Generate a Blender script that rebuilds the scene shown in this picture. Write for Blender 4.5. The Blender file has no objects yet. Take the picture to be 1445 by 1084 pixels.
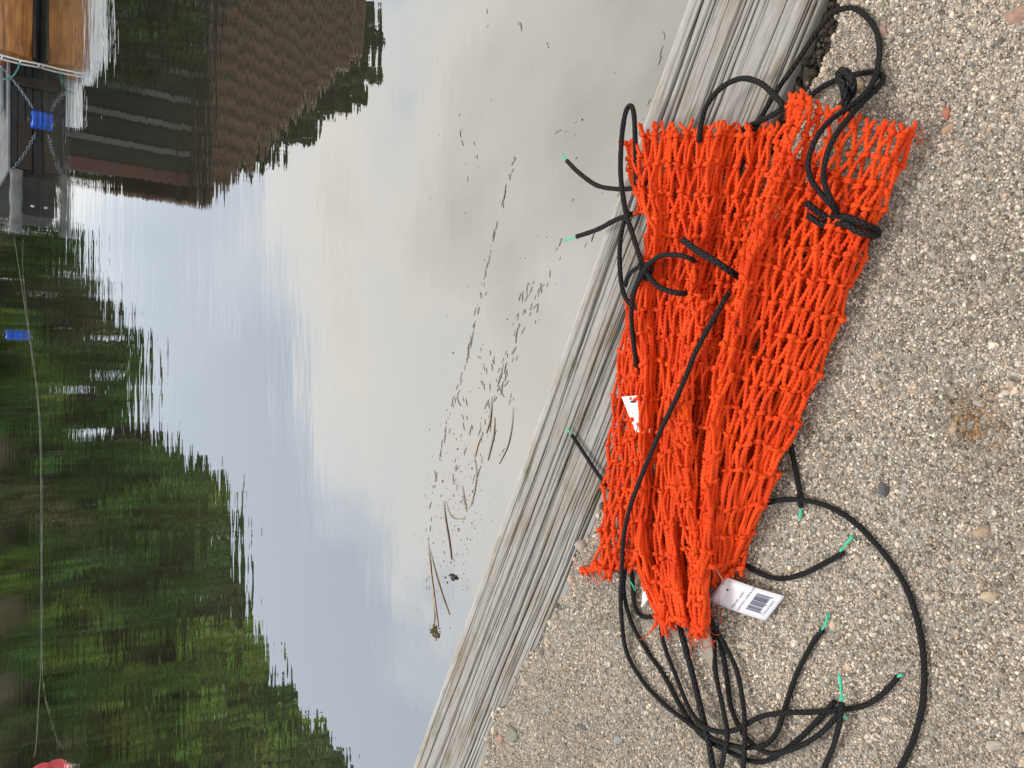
import bpy, math, random
import numpy as np
from mathutils import Vector, Matrix

random.seed(7)
rng = np.random.default_rng(7)
sc = bpy.context.scene
COL = sc.collection

# ------------------------------------------------------------------ camera
CAMZ = 0.62           # camera above the concrete
ZW = -0.85            # water level (concrete top is z = 0)
FOC = 1085.0
PITCH = math.radians(39.5)
cp, sp = math.cos(PITCH), math.sin(PITCH)
F = np.array([0, cp, -sp]); U = np.array([0, sp, cp]); R = np.array([1.0, 0, 0])
cam_d = bpy.data.cameras.new('camera')
cam_d.sensor_fit = 'HORIZONTAL'; cam_d.sensor_width = 36.0
cam_d.lens = 36.0 * FOC / 1445.0
cam_d.clip_start = 0.02; cam_d.clip_end = 3000
cam = bpy.data.objects.new('camera', cam_d); COL.objects.link(cam)
X_, Y_, Z_ = -U, R, -F                       # the phone was turned on its side
cam.matrix_world = Matrix(((X_[0], Y_[0], Z_[0], 0), (X_[1], Y_[1], Z_[1], 0), (X_[2], Y_[2], Z_[2], CAMZ), (0, 0, 0, 1)))
sc.camera = cam

def rayd(px, py):
    px = np.asarray(px, float); py = np.asarray(py, float)
    return F * FOC + R * (542 - py)[..., None] + U * (722.5 - px)[..., None]

def P(px, py, z=0.0):
    """point of height z seen along that line of sight"""
    d = rayd(px, py)
    k = (np.asarray(z, float) - CAMZ) / d[..., 2]
    p = d * k[..., None]; p[..., 2] += CAMZ
    return p

def RF(px, py, Y):
    """point at distance Y whose mirror image in the water lies along that line of sight"""
    d = rayd(px, py); k = Y / d[..., 1]
    p = d * k[..., None]
    z = 2 * ZW - (p[..., 2] + CAMZ)
    return np.array([p[..., 0], p[..., 1], z])

# ------------------------------------------------------------------ helpers
def tag(o, label=None, cat=None, group=None, kind=None):
    if label: o['label'] = label
    if cat: o['category'] = cat
    if group: o['group'] = group
    if kind: o['kind'] = kind
    return o

def empty(name, loc=(0, 0, 0), rz=0):
    o = bpy.data.objects.new(name, None); o.empty_display_size = 0.05
    COL.objects.link(o); o.location = loc; o.rotation_euler = (0, 0, rz)
    return o

def mesh_np(name, V, Q, mat, parent=None, uv=None, smooth=True, cols=None, tris=False):
    """V (n,3), Q (m,4) or (m,3) arrays; uv per loop (m*k,2); cols per vertex (n,3)"""
    V = np.ascontiguousarray(V, np.float32); Q = np.ascontiguousarray(Q, np.int32)
    k = Q.shape[1]
    me = bpy.data.meshes.new(name)
    me.vertices.add(len(V)); me.vertices.foreach_set('co', V.ravel())
    me.loops.add(Q.size); me.loops.foreach_set('vertex_index', Q.ravel())
    me.polygons.add(len(Q))
    me.polygons.foreach_set('loop_start', np.arange(0, Q.size, k, dtype=np.int32))
    me.polygons.foreach_set('use_smooth', np.full(len(Q), smooth, bool))
    if uv is not None:
        l = me.uv_layers.new(name='UVMap'); l.data.foreach_set('uv', np.ascontiguousarray(uv, np.float32).ravel())
    if cols is not None:
        a = me.attributes.new('tint', 'FLOAT_COLOR', 'POINT')
        c4 = np.ones((len(V), 4), np.float32); c4[:, :3] = cols
        a.data.foreach_set('color', c4.ravel())
    me.update(calc_edges=True); me.validate()
    me.materials.append(mat)
    o = bpy.data.objects.new(name, me); COL.objects.link(o)
    if parent: o.parent = parent
    return o

def mesh_py(name, verts, faces, mat, parent=None, smooth=False):
    me = bpy.data.meshes.new(name)
    me.from_pydata([tuple(v) for v in verts], [], faces); me.update()
    me.polygons.foreach_set('use_smooth', [smooth] * len(me.polygons))
    me.materials.append(mat)
    o = bpy.data.objects.new(name, me); COL.objects.link(o)
    if parent: o.parent = parent
    return o

class MB:
    def __init__(s): s.v = []; s.f = []
    def box(s, x0, x1, y0, y1, z0, z1):
        n = len(s.v)
        s.v += [(x0,y0,z0),(x1,y0,z0),(x1,y1,z0),(x0,y1,z0),(x0,y0,z1),(x1,y0,z1),(x1,y1,z1),(x0,y1,z1)]
        s.f += [tuple(n+i for i in q) for q in ((0,3,2,1),(4,5,6,7),(0,1,5,4),(1,2,6,5),(2,3,7,6),(3,0,4,7))]
        return s
    def tube(s, pts, r, n=10, closed=True):
        pts = [Vector(p) for p in pts]; rr = r if hasattr(r, '__len__') else [r]*len(pts)
        base = len(s.v); prev = None
        for i, p in enumerate(pts):
            t = (pts[min(i+1, len(pts)-1)] - pts[max(i-1, 0)]).normalized()
            if prev is None:
                ref = Vector((0,0,1)) if abs(t.z) < .9 else Vector((1,0,0))
                a = t.cross(ref).normalized()
            else:
                a = (prev - t*prev.dot(t)).normalized()
            prev = a; b = t.cross(a)
            for k in range(n):
                q = 2*math.pi*k/n
                s.v.append(tuple(p + (a*math.cos(q) + b*math.sin(q))*rr[i]))
        for i in range(len(pts)-1):
            for k in range(n):
                k2 = (k+1) % n
                s.f.append((base+i*n+k, base+i*n+k2, base+(i+1)*n+k2, base+(i+1)*n+k))
        if closed:
            s.f.append(tuple(base+k for k in range(n))[::-1])
            e = base+(len(pts)-1)*n
            s.f.append(tuple(e+k for k in range(n)))
        return s
    def build(s, name, mat, parent=None, smooth=False):
        return mesh_py(name, s.v, s.f, mat, parent, smooth)

def bevel(o, w=0.004, seg=2):
    m = o.modifiers.new('bevel', 'BEVEL'); m.width = w; m.segments = seg; m.limit_method = 'ANGLE'
    return o

def catmull(pts, step):
    pts = np.asarray(pts, float)
    e = np.vstack([2*pts[0]-pts[1], pts, 2*pts[-1]-pts[-2]])
    out = []
    for i in range(1, len(e)-2):
        p0, p1, p2, p3 = e[i-1], e[i], e[i+1], e[i+2]
        n = max(2, int(np.linalg.norm(p2-p1)/step))
        t = np.linspace(0, 1, n, endpoint=False)[:, None]
        out.append(.5*((2*p1)+(-p0+p2)*t+(2*p0-5*p1+4*p2-p3)*t**2+(-p0+3*p1-3*p2+p3)*t**3))
    out.append(e[-2][None])
    return np.vstack(out)

def vnoise(x, y, seed=0):
    """smooth 2-D value noise, -1..1"""
    x = np.asarray(x, float); y = np.asarray(y, float)
    xi = np.floor(x).astype(np.int64); yi = np.floor(y).astype(np.int64)
    fx = x-xi; fy = y-yi
    fx = fx*fx*(3-2*fx); fy = fy*fy*(3-2*fy)
    def h(a, b):
        n = (a*374761393 + b*668265263 + seed*974634777) & 0x7fffffff
        n = ((n ^ (n >> 13))*1274126177) & 0x7fffffff
        return ((n ^ (n >> 16)) & 0xffff)/32767.5 - 1
    return ((h(xi,yi)*(1-fx)+h(xi+1,yi)*fx)*(1-fy) + (h(xi,yi+1)*(1-fx)+h(xi+1,yi+1)*fx)*fy)

# ------------------------------------------------------------------ materials
def new_mat(name):
    m = bpy.data.materials.new(name); m.use_nodes = True
    nt = m.node_tree; b = nt.nodes['Principled BSDF']
    return m, nt, b
def N(nt, t, **kw):
    n = nt.nodes.new(t)
    for k, v in kw.items(): setattr(n, k, v)
    return n
def simple(name, col, rough=.6, noise=0, nscale=20, bump=0, metal=0, spec=.5):
    m, nt, b = new_mat(name)
    b.inputs['Base Color'].default_value = (*col, 1); b.inputs['Roughness'].default_value = rough
    b.inputs['Metallic'].default_value = metal; b.inputs['Specular IOR Level'].default_value = spec
    if noise or bump:
        tc = N(nt, 'ShaderNodeTexCoord'); no = N(nt, 'ShaderNodeTexNoise')
        no.inputs['Scale'].default_value = nscale; no.inputs['Detail'].default_value = 6
        nt.links.new(tc.outputs['Object'], no.inputs['Vector'])
        mr = N(nt, 'ShaderNodeMapRange')
        mr.inputs['From Min'].default_value = .3; mr.inputs['From Max'].default_value = .7
        mr.inputs['To Min'].default_value = 1-noise; mr.inputs['To Max'].default_value = 1+noise
        nt.links.new(no.outputs['Fac'], mr.inputs['Value'])
        mx = N(nt, 'ShaderNodeVectorMath', operation='SCALE'); mx.inputs[0].default_value = col
        nt.links.new(mr.outputs[0], mx.inputs['Scale']); nt.links.new(mx.outputs[0], b.inputs['Base Color'])
        if bump:
            bp = N(nt, 'ShaderNodeBump'); bp.inputs['Distance'].default_value = bump
            nt.links.new(no.outputs['Fac'], bp.inputs['Height']); nt.links.new(bp.outputs[0], b.inputs['Normal'])
    return m
def math_(nt, op, a, b=None, c=None):
    n = N(nt, 'ShaderNodeMath', operation=op)
    for i, v in enumerate((a, b, c)):
        if v is None: continue
        if isinstance(v, (int, float)): n.inputs[i].default_value = v
        else: nt.links.new(v, n.inputs[i])
    return n.outputs[0]
def ramp(nt, fac, stops):
    r = N(nt, 'ShaderNodeValToRGB'); e = r.color_ramp.elements
    while len(e) < len(stops): e.new(.5)
    for el, (p, c) in zip(e, stops): el.position = p; el.color = (*c, 1)
    nt.links.new(fac, r.inputs[0]); return r.outputs[0]

# --- twine of the netting
def twine_mat(name, base, dark):
    m, nt, b = new_mat(name)
    tc = N(nt, 'ShaderNodeTexCoord')
    no = N(nt, 'ShaderNodeTexNoise'); no.inputs['Scale'].default_value = 38; no.inputs['Detail'].default_value = 4
    nt.links.new(tc.outputs['Object'], no.inputs['Vector'])
    fi = N(nt, 'ShaderNodeTexNoise'); fi.inputs['Scale'].default_value = 1500; fi.inputs['Detail'].default_value = 2
    nt.links.new(tc.outputs['Object'], fi.inputs['Vector'])
    c = ramp(nt, no.outputs['Fac'], [(.3, dark), (.65, base)])
    nt.links.new(c, b.inputs['Base Color'])
    b.inputs['Roughness'].default_value = .62; b.inputs['Specular IOR Level'].default_value = .25
    b.inputs['Sheen Weight'].default_value = .15; b.inputs['Sheen Roughness'].default_value = .5
    b.inputs['Sheen Tint'].default_value = (1, .35, .1, 1)
    bp = N(nt, 'ShaderNodeBump'); bp.inputs['Distance'].default_value = .0007; bp.inputs['Strength'].default_value = .8
    nt.links.new(fi.outputs['Fac'], bp.inputs['Height']); nt.links.new(bp.outputs[0], b.inputs['Normal'])
    return m
M_net = twine_mat('orange_twine', (.92, .088, .007), (.76, .048, .004))

def cord_mat():
    m, nt, b = new_mat('black_braid')
    uv = N(nt, 'ShaderNodeUVMap'); s = N(nt, 'ShaderNodeSeparateXYZ'); nt.links.new(uv.outputs[0], s.inputs[0])
    u, v = s.outputs[0], s.outputs[1]
    h = []
    for sg in (1, -1):
        a = math_(nt, 'MULTIPLY', u, 4.0); bb = math_(nt, 'MULTIPLY', v, 3.2*sg)
        h.append(math_(nt, 'SINE', math_(nt, 'MULTIPLY', math_(nt, 'ADD', a, bb), 6.28318)))
    hm = math_(nt, 'MAXIMUM', h[0], h[1])
    bp = N(nt, 'ShaderNodeBump'); bp.inputs['Distance'].default_value = .0007; bp.inputs['Strength'].default_value = .9
    nt.links.new(hm, bp.inputs['Height']); nt.links.new(bp.outputs[0], b.inputs['Normal'])
    c = ramp(nt, hm, [(.0, (.003, .003, .004)), (.9, (.012, .012, .014))])
    nt.links.new(c, b.inputs['Base Color'])
    b.inputs['Roughness'].default_value = .55; b.inputs['Specular IOR Level'].default_value = .35
    return m
M_cord = cord_mat()
M_core = simple('green_core_thread', (.03, .62, .36), .45)

# --- concrete
def concrete_mat():
    m, nt, b = new_mat('exposed_concrete')
    tc = N(nt, 'ShaderNodeTexCoord')
    v1 = N(nt, 'ShaderNodeTexVoronoi'); v1.inputs['Scale'].default_value = 330
    v2 = N(nt, 'ShaderNodeTexVoronoi'); v2.inputs['Scale'].default_value = 780
    n1 = N(nt, 'ShaderNodeTexNoise'); n1.inputs['Scale'].default_value = 9; n1.inputs['Detail'].default_value = 5
    for n in (v1, v2, n1): nt.links.new(tc.outputs['Object'], n.inputs['Vector'])
    sx = N(nt, 'ShaderNodeSeparateColor'); nt.links.new(v1.outputs['Color'], sx.inputs[0])
    c = ramp(nt, sx.outputs[0], [(0, (.20, .18, .155)), (.3, (.34, .31, .27)), (.7, (.46, .43, .39)), (.95, (.6, .565, .52))])
    mx = N(nt, 'ShaderNodeMix', data_type='RGBA', blend_type='MULTIPLY'); mx.inputs[0].default_value = .6
    nt.links.new(c, mx.inputs[6])
    nt.links.new(ramp(nt, n1.outputs['Fac'], [(.3, (.6, .55, .5)), (.65, (1, 1, 1))]), mx.inputs[7])
    nt.links.new(mx.outputs[2], b.inputs['Base Color'])
    b.inputs['Roughness'].default_value = .9; b.inputs['Specular IOR Level'].default_value = .2
    h = math_(nt, 'ADD', v1.outputs['Distance'], math_(nt, 'MULTIPLY', v2.outputs['Distance'], .5))
    bp = N(nt, 'ShaderNodeBump', invert=True); bp.inputs['Distance'].default_value = .003
    nt.links.new(h, bp.inputs['Height']); nt.links.new(bp.outputs[0], b.inputs['Normal'])
    return m
M_conc = concrete_mat()

def tint_mat(name, rough=.8, spec=.3, noise_scale=600, trans=False, bump=.0004):
    m, nt, b = new_mat(name)
    a = N(nt, 'ShaderNodeAttribute', attribute_name='tint')
    tc = N(nt, 'ShaderNodeTexCoord'); no = N(nt, 'ShaderNodeTexNoise'); no.inputs['Scale'].default_value = noise_scale
    no.inputs['Detail'].default_value = 3
    nt.links.new(tc.outputs['Object'], no.inputs['Vector'])
    mr = N(nt, 'ShaderNodeMapRange'); mr.inputs['From Min'].default_value = .3; mr.inputs['From Max'].default_value = .7
    mr.inputs['To Min'].default_value = .8; mr.inputs['To Max'].default_value = 1.2
    nt.links.new(no.outputs['Fac'], mr.inputs['Value'])
    vm = N(nt, 'ShaderNodeVectorMath', operation='SCALE'); nt.links.new(a.outputs['Color'], vm.inputs[0])
    nt.links.new(mr.outputs[0], vm.inputs['Scale']); nt.links.new(vm.outputs[0], b.inputs['Base Color'])
    b.inputs['Roughness'].default_value = rough; b.inputs['Specular IOR Level'].default_value = spec
    if bump:
        bp = N(nt, 'ShaderNodeBump'); bp.inputs['Distance'].default_value = bump
        nt.links.new(no.outputs['Fac'], bp.inputs['Height']); nt.links.new(bp.outputs[0], b.inputs['Normal'])
    return m
M_grit = tint_mat('sand_and_pebbles', .9, .08)
M_leaf = tint_mat('leaves', .6, .25, 3, bump=0)

# --- weathered timber: UV.x across (m), UV.y along (m); attribute tint carries the grain bands and the painted edge light
def wood_mat():
    m, nt, b = new_mat('weathered_timber')
    a = N(nt, 'ShaderNodeAttribute', attribute_name='tint')
    tc = N(nt, 'ShaderNodeUVMap')
    def nz(sx, sy, det):
        mp = N(nt, 'ShaderNodeMapping'); mp.inputs['Scale'].default_value = (sx, sy, 1)
        no = N(nt, 'ShaderNodeTexNoise'); no.inputs['Scale'].default_value = 1; no.inputs['Detail'].default_value = det
        nt.links.new(tc.outputs[0], mp.inputs['Vector']); nt.links.new(mp.outputs[0], no.inputs['Vector']); return no.outputs['Fac']
    fine = nz(1300, 40, 4); med = nz(300, 5, 4); blot = nz(26, 9, 5); spec = nz(900, 500, 2); moss = nz(40, 14, 5)
    c = ramp(nt, med, [(.28, (.34, .325, .305)), (.5, (.405, .392, .376)), (.72, (.475, .465, .45))])
    mx = N(nt, 'ShaderNodeMix', data_type='RGBA', blend_type='MULTIPLY'); mx.inputs[0].default_value = .9
    nt.links.new(c, mx.inputs[6]); nt.links.new(ramp(nt, fine, [(.34, (.72, .70, .69)), (.56, (1.05, 1.05, 1.05))]), mx.inputs[7])
    m2 = N(nt, 'ShaderNodeMix', data_type='RGBA', blend_type='MULTIPLY')
    nt.links.new(ramp(nt, blot, [(.5, (0, 0, 0)), (.68, (.8, .8, .8))]), m2.inputs[0])
    nt.links.new(mx.outputs[2], m2.inputs[6]); m2.inputs[7].default_value = (.78, .66, .54, 1)
    m3 = N(nt, 'ShaderNodeMix', data_type='RGBA', blend_type='MULTIPLY')
    nt.links.new(ramp(nt, moss, [(.57, (0, 0, 0)), (.7, (.9, .9, .9))]), m3.inputs[0])
    nt.links.new(m2.outputs[2], m3.inputs[6]); m3.inputs[7].default_value = (.62, .62, .45, 1)
    m4 = N(nt, 'ShaderNodeMix', data_type='RGBA', blend_type='MULTIPLY'); m4.inputs[0].default_value = 1
    nt.links.new(m3.outputs[2], m4.inputs[6]); nt.links.new(a.outputs['Color'], m4.inputs[7])
    nt.links.new(m4.outputs[2], b.inputs['Base Color'])
    b.inputs['Roughness'].default_value = .85; b.inputs['Specular IOR Level'].default_value = .2
    h = math_(nt, 'ADD', math_(nt, 'MULTIPLY', fine, 1.0), math_(nt, 'MULTIPLY', spec, .5))
    bp = N(nt, 'ShaderNodeBump'); bp.inputs['Distance'].default_value = .0008
    nt.links.new(h, bp.inputs['Height']); nt.links.new(bp.outputs[0], b.inputs['Normal'])
    return m
M_wood = wood_mat()

# --- water: murky body under a mirror whose strength grows towards grazing view
def water_mat():
    m, nt, b = new_mat('harbour_water'); nt.nodes.remove(b)
    out = nt.nodes['Material Output']
    tc = N(nt, 'ShaderNodeTexCoord')
    def nz(sx, sy, det, rough=.5, off=0):
        mp = N(nt, 'ShaderNodeMapping'); mp.inputs['Scale'].default_value = (sx, sy, 1); mp.inputs['Location'].default_value = (off, off, 0)
        no = N(nt, 'ShaderNodeTexNoise'); no.inputs['Scale'].default_value = 1; no.inputs['Detail'].default_value = det
        no.inputs['Roughness'].default_value = rough
        nt.links.new(tc.outputs['Object'], mp.inputs['Vector']); nt.links.new(mp.outputs[0], no.inputs['Vector']); return no.outputs['Fac']
    sep = N(nt, 'ShaderNodeSeparateXYZ'); nt.links.new(tc.outputs['Object'], sep.inputs[0])
    amp = N(nt, 'ShaderNodeMapRange'); amp.inputs['From Min'].default_value = 1.2; amp.inputs['From Max'].default_value = 5
    amp.inputs['To Min'].default_value = .08; amp.inputs['To Max'].default_value = 1
    nt.links.new(sep.outputs[1], amp.inputs['Value'])
    h = math_(nt, 'ADD', nz(1.25, 5.0, 3, .5), math_(nt, 'MULTIPLY', nz(3.5, 15, 2, .5, 7), .16))
    h = math_(nt, 'MULTIPLY', h, amp.outputs[0])
    bp = N(nt, 'ShaderNodeBump'); bp.inputs['Distance'].default_value = WAVE; bp.inputs['Strength'].default_value = 1
    nt.links.new(h, bp.inputs['Height'])
    lw = N(nt, 'ShaderNodeLayerWeight'); lw.inputs['Blend'].default_value = .5
    f = math_(nt, 'POWER', lw.outputs['Facing'], 2.6)
    f = math_(nt, 'MULTIPLY_ADD', f, 1-R0, R0)
    di = N(nt, 'ShaderNodeBsdfDiffuse'); murk = nz(.8, .8, 4)
    nt.links.new(ramp(nt, murk, [(.35, (.045, .043, .030)), (.65, (.062, .057, .042))]), di.inputs['Color'])
    gl = N(nt, 'ShaderNodeBsdfGlossy'); gl.inputs['Roughness'].default_value = .0; gl.inputs['Color'].default_value = (1, 1, 1, 1)
    nt.links.new(bp.outputs[0], gl.inputs['Normal'])
    mx = N(nt, 'ShaderNodeMixShader'); nt.links.new(f, mx.inputs[0])
    nt.links.new(di.outputs[0], mx.inputs[1]); nt.links.new(gl.outputs[0], mx.inputs[2])
    nt.links.new(mx.outputs[0], out.inputs['Surface'])
    return m
WAVE = .0035; R0 = .45
M_water = water_mat()

# ------------------------------------------------------------------ sky and sun
SUN_EL, SUN_AZ = math.radians(56), math.radians(-14)     # azimuth from +Y towards -X (up and to the left of the viewer)
w = bpy.data.worlds.new('World'); sc.world = w; w.use_nodes = True
nt = w.node_tree; bg = nt.nodes['Background']
sky = N(nt, 'ShaderNodeTexSky'); sky.sky_type = 'NISHITA'; sky.sun_disc = False
sky.sun_elevation = SUN_EL; sky.sun_rotation = SUN_AZ; sky.air_density = 1; sky.dust_density = 2
tc = N(nt, 'ShaderNodeTexCoord')
mp = N(nt, 'ShaderNodeMapping'); mp.inputs['Scale'].default_value = (1.1, 1.1, 2.3); mp.inputs['Location'].default_value = (5.3, 2.2, 1.1)
nt.links.new(tc.outputs['Generated'], mp.inputs['Vector'])
n1 = N(nt, 'ShaderNodeTexNoise'); n1.inputs['Scale'].default_value = 1.9; n1.inputs['Detail'].default_value = 7; n1.inputs['Roughness'].default_value = .52
n1.inputs['Distortion'].default_value = .35
nt.links.new(mp.outputs[0], n1.inputs['Vector'])
sx = N(nt, 'ShaderNodeSeparateXYZ'); nt.links.new(tc.outputs['Generated'], sx.inputs[0])
cf = math_(nt, 'MULTIPLY_ADD', math_(nt, 'SUBTRACT', sx.outputs[2], .42), .52, math_(nt, 'MULTIPLY_ADD', n1.outputs['Fac'], .92, .04))    # thicker, warmer cloud overhead
cf = math_(nt, 'MULTIPLY_ADD', sx.outputs[0], .24, cf)                                             # and towards +X
cf = math_(nt, 'ADD', cf, math_(nt, 'MULTIPLY', math_(nt, 'MAXIMUM', math_(nt, 'SUBTRACT', .26, sx.outputs[2]), 0.0), .9))      # bright band low over the water
ccol = ramp(nt, cf, [(.39, (5.7, 6.4, 7.3)), (.48, (6.9, 7.5, 8.2)), (.56, (8.9, 8.95, 8.85)), (.66, (9.8, 9.4, 8.6)), (.78, (8.4, 8.0, 7.1)), (.90, (6.0, 5.8, 5.0))])
mx = N(nt, 'ShaderNodeMix', data_type='RGBA'); mx.inputs[0].default_value = .9
nt.links.new(sky.outputs[0], mx.inputs[6]); nt.links.new(ccol, mx.inputs[7])
nt.links.new(mx.outputs[2], bg.inputs['Color']); bg.inputs['Strength'].default_value = .1
sd = bpy.data.lights.new('sun', 'SUN'); sd.energy = 1.5; sd.angle = math.radians(15); sd.color = (1, .96, .9)
sun = bpy.data.objects.new('sun', sd); COL.objects.link(sun)
sdir = Vector((math.sin(SUN_AZ)*math.cos(SUN_EL), math.cos(SUN_AZ)*math.cos(SUN_EL), math.sin(SUN_EL)))
sun.rotation_euler = sdir.to_track_quat('Z', 'Y').to_euler()
sc.view_settings.view_transform = 'Standard'; sc.view_settings.look = 'None'; sc.view_settings.exposure = .32; sc.view_settings.gamma = 1
sc.cycles.use_denoising = True; sc.cycles.max_bounces = 6; sc.cycles.diffuse_bounces = 3; sc.cycles.glossy_bounces = 3

# ------------------------------------------------------------------ water sheet
o = mesh_py('water', [(-500, -.5, ZW), (500, -.5, ZW), (500, 1200, ZW), (-500, 1200, ZW)], [(0, 1, 2, 3)], M_water)
tag(o, kind='structure', label='calm grey green harbour water with reflections', cat='water')

# ------------------------------------------------------------------ timber beam
ZT = -.010
A = P(968, 0, ZT); B = P(580, 1084, ZT); C_ = P(1157, 0, ZT); D_ = P(706, 1084, ZT)
ax = (B-A); LEN = np.linalg.norm(ax); ax /= LEN                    # along, towards the viewer's left
nrm = np.cross([0, 0, 1.0], ax); nrm /= np.linalg.norm(nrm)       # across, towards the viewer
if nrm[1] > 0: nrm = -nrm
BW = float((np.dot(C_-A, nrm)+np.dot(D_-A, nrm))/2)
a0, a1 = -.25, LEN+.25
na = 460
al = np.concatenate([np.linspace(-1.6, a0, 20, endpoint=False), np.linspace(a0, a1, na), np.linspace(a1, LEN+1.6, 21)[1:]])
rc = .008                                                           # rounded arris
top = np.linspace(rc, BW-rc, 560)
def arc(cx, s0, s1, n): return [(cx + rc*math.sin(q), -rc+rc*math.cos(q)) for q in np.linspace(s0, s1, n)]
prof = [(0, z) for z in np.linspace(-.16, -rc*1.2, 8)] + arc(rc, -math.pi/2*.95, -.08, 9) + [(c, 0) for c in top] + arc(BW-rc, .08, math.pi/2*.95, 9) + [(BW, z) for z in np.linspace(-rc*1.2, -.16, 8)]
prof = np.array(prof)
cross = np.concatenate([[0], np.cumsum(np.linalg.norm(np.diff(prof, axis=0), axis=1))]) - .16   # unrolled coordinate
AA, CC = np.meshgrid(al, cross, indexing='ij')
warp = .0045*vnoise(AA*1.8, CC*12, 3) + .0013*vnoise(AA*6, CC*40, 5) + .00035*vnoise(AA*26, CC*120, 6)
cw = CC + warp
def ss(x): x = np.clip(x, 0, 1); return x*x*(3-2*x)
edgef = np.clip(np.minimum(CC, BW-CC)/.012, .15, 1)
dep = .0003*vnoise(cw*500, AA*5, 12) + .0005*vnoise(cw*90, AA*1.4, 13)
tint = 1 + .05*vnoise(cw*45, AA*1.1, 15) + .07*vnoise(cw*260, AA*1.6, 16) + .05*vnoise(cw*520, AA*3, 14)
lrng = np.random.default_rng(8)
for k in range(130):                                                  # fine checks along the grain
    c0 = lrng.uniform(.002, BW-.002); s0 = lrng.uniform(-.6, LEN+.1); ln = lrng.uniform(.12, .8)
    wd = lrng.uniform(.00028, .00075); tk = lrng.uniform(.5, .96)
    path = c0 + .0016*vnoise(AA*4+k*5.3, AA*0+k, 34) + .0004*vnoise(AA*22+k*3, AA*0+k, 35)
    env = np.clip((AA-s0)*14, 0, 1)*np.clip((s0+ln-AA)*14, 0, 1)*np.clip(.7+.5*vnoise(AA*11, AA*0+k, 36), .15, 1)
    g = np.exp(-((cw-path)/np.maximum(wd*(.5+.5*env), 1e-5))**2)*env
    dep -= .0016*g; tint *= 1-tk*g
prng = np.random.default_rng(21)
for k in range(15):
    c0 = (k+.5+prng.uniform(-.35, .35))/15*BW; s0 = prng.uniform(-.6, LEN*.5); ln = prng.uniform(.5, 1.5)
    wd = prng.uniform(.0006, .0015); dp = prng.uniform(.006, .014)
    path = c0 + .0035*vnoise(AA*2.6+k*7, AA*0+k, 31) + .0009*vnoise(AA*16+k*3, AA*0+k, 32)
    env = np.clip((AA-s0)*8, 0, 1)*np.clip((s0+ln-AA)*8, 0, 1)*np.clip(.75+.5*vnoise(AA*6, AA*0+k, 33), .2, 1)
    g = np.exp(-((cw-path)/np.maximum(wd*env, 1e-5))**2)*(env > .02)
    dep -= dp*g*env; tint *= 1-.92*np.clip(g*1.9-.15, 0, 1)
ew = np.clip((CC-.003)/.007, .12, 1); tint = 1-(1-tint)*ew; dep = dep*ew
tint = tint*(1+.38*np.clip(1-np.abs(CC-.001)/.009, 0, 1))          # sunlit edge painted into the tint along the water-side arris
tint = np.clip(tint, .04, 1.5); dep = dep*edgef
nz_ = np.zeros_like(prof); tg = np.gradient(prof, axis=0); tg /= np.linalg.norm(tg, axis=1)[:, None]
nz_[:, 0] = -tg[:, 1]; nz_[:, 1] = tg[:, 0]
pc = prof[None, :, 0] + nz_[None, :, 0]*dep; pz = prof[None, :, 1] + nz_[None, :, 1]*dep
pz = pz + .0015*vnoise(AA*1.6, CC*12, 41)*(prof[None, :, 1] > -.02)
V = A[None, None, :] + ax*AA[..., None] + nrm*pc[..., None]; V[..., 2] = ZT + pz
n0, n1_ = AA.shape
idx = np.arange(n0*n1_).reshape(n0, n1_)
Q = np.stack([idx[:-1, :-1], idx[1:, :-1], idx[1:, 1:], idx[:-1, 1:]], -1).reshape(-1, 4)
uvv = np.stack([cw, AA], -1).reshape(-1, 2)[Q.ravel()]
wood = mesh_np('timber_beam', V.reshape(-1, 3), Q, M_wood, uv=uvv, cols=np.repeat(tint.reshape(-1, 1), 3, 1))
tag(wood, 'silvery weathered timber beam with long cracks edging the concrete quay', 'beam')

# ------------------------------------------------------------------ concrete quay
edge_px = [(1245, -180), (1224, -90), (1195, -10), (1181, 40), (1162, 95), (1140, 140), (1104, 205), (1062, 270), (1035, 330), (1004, 400), (972, 470),
           (940, 540), (905, 610), (880, 660), (858, 705), (846, 738), (842, 752), (832, 760), (820, 772), (812, 790), (806, 805), (808, 822), (806, 838),
           (796, 846), (784, 868), (776, 880), (772, 893), (765, 902), (762, 915), (753, 922), (744, 936), (738, 942), (736, 958), (727, 974), (721, 985),
           (716, 1000), (700, 1012), (694, 1022), (692, 1034), (686, 1046), (688, 1062), (680, 1084), (668, 1110), (640, 1180), (600, 1270)]
ep = P([p[0] for p in edge_px], [p[1] for p in edge_px], 0.0)
er = np.random.default_rng(5)
edge = [ep[0]]
for i in range(len(ep)-1):                                            # rough, crumbled arris
    n = max(1, int(np.linalg.norm(ep[i+1]-ep[i])/.0045))
    for k in range(1, n+1):
        q = ep[i] + (ep[i+1]-ep[i])*k/n
        if k < n: q = q + nrm*(er.normal(0, .0015) + (.0045*float(vnoise(np.dot(q, ax)*75, 0.5, 71)) + .003*float(vnoise(np.dot(q, ax)*170, 0.5, 72)))*(1 if ep[i][1] < .62 and ep[i][0] < .02 else .5))
        edge.append(q)
edge = np.array(edge)
far = [np.array([-2.5, edge[-1][1]+.0, 0]), np.array([-2.5, -3.0, 0]), np.array([3.0, -3.0, 0]), np.array([3.0, edge[0][1]+.15, 0])]
outline = list(edge)+far
nn = len(outline)
verts = [tuple(p) for p in outline] + [(p[0], p[1], -.035) for p in outline] + [(p[0], p[1], -1.6) for p in outline]
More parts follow.
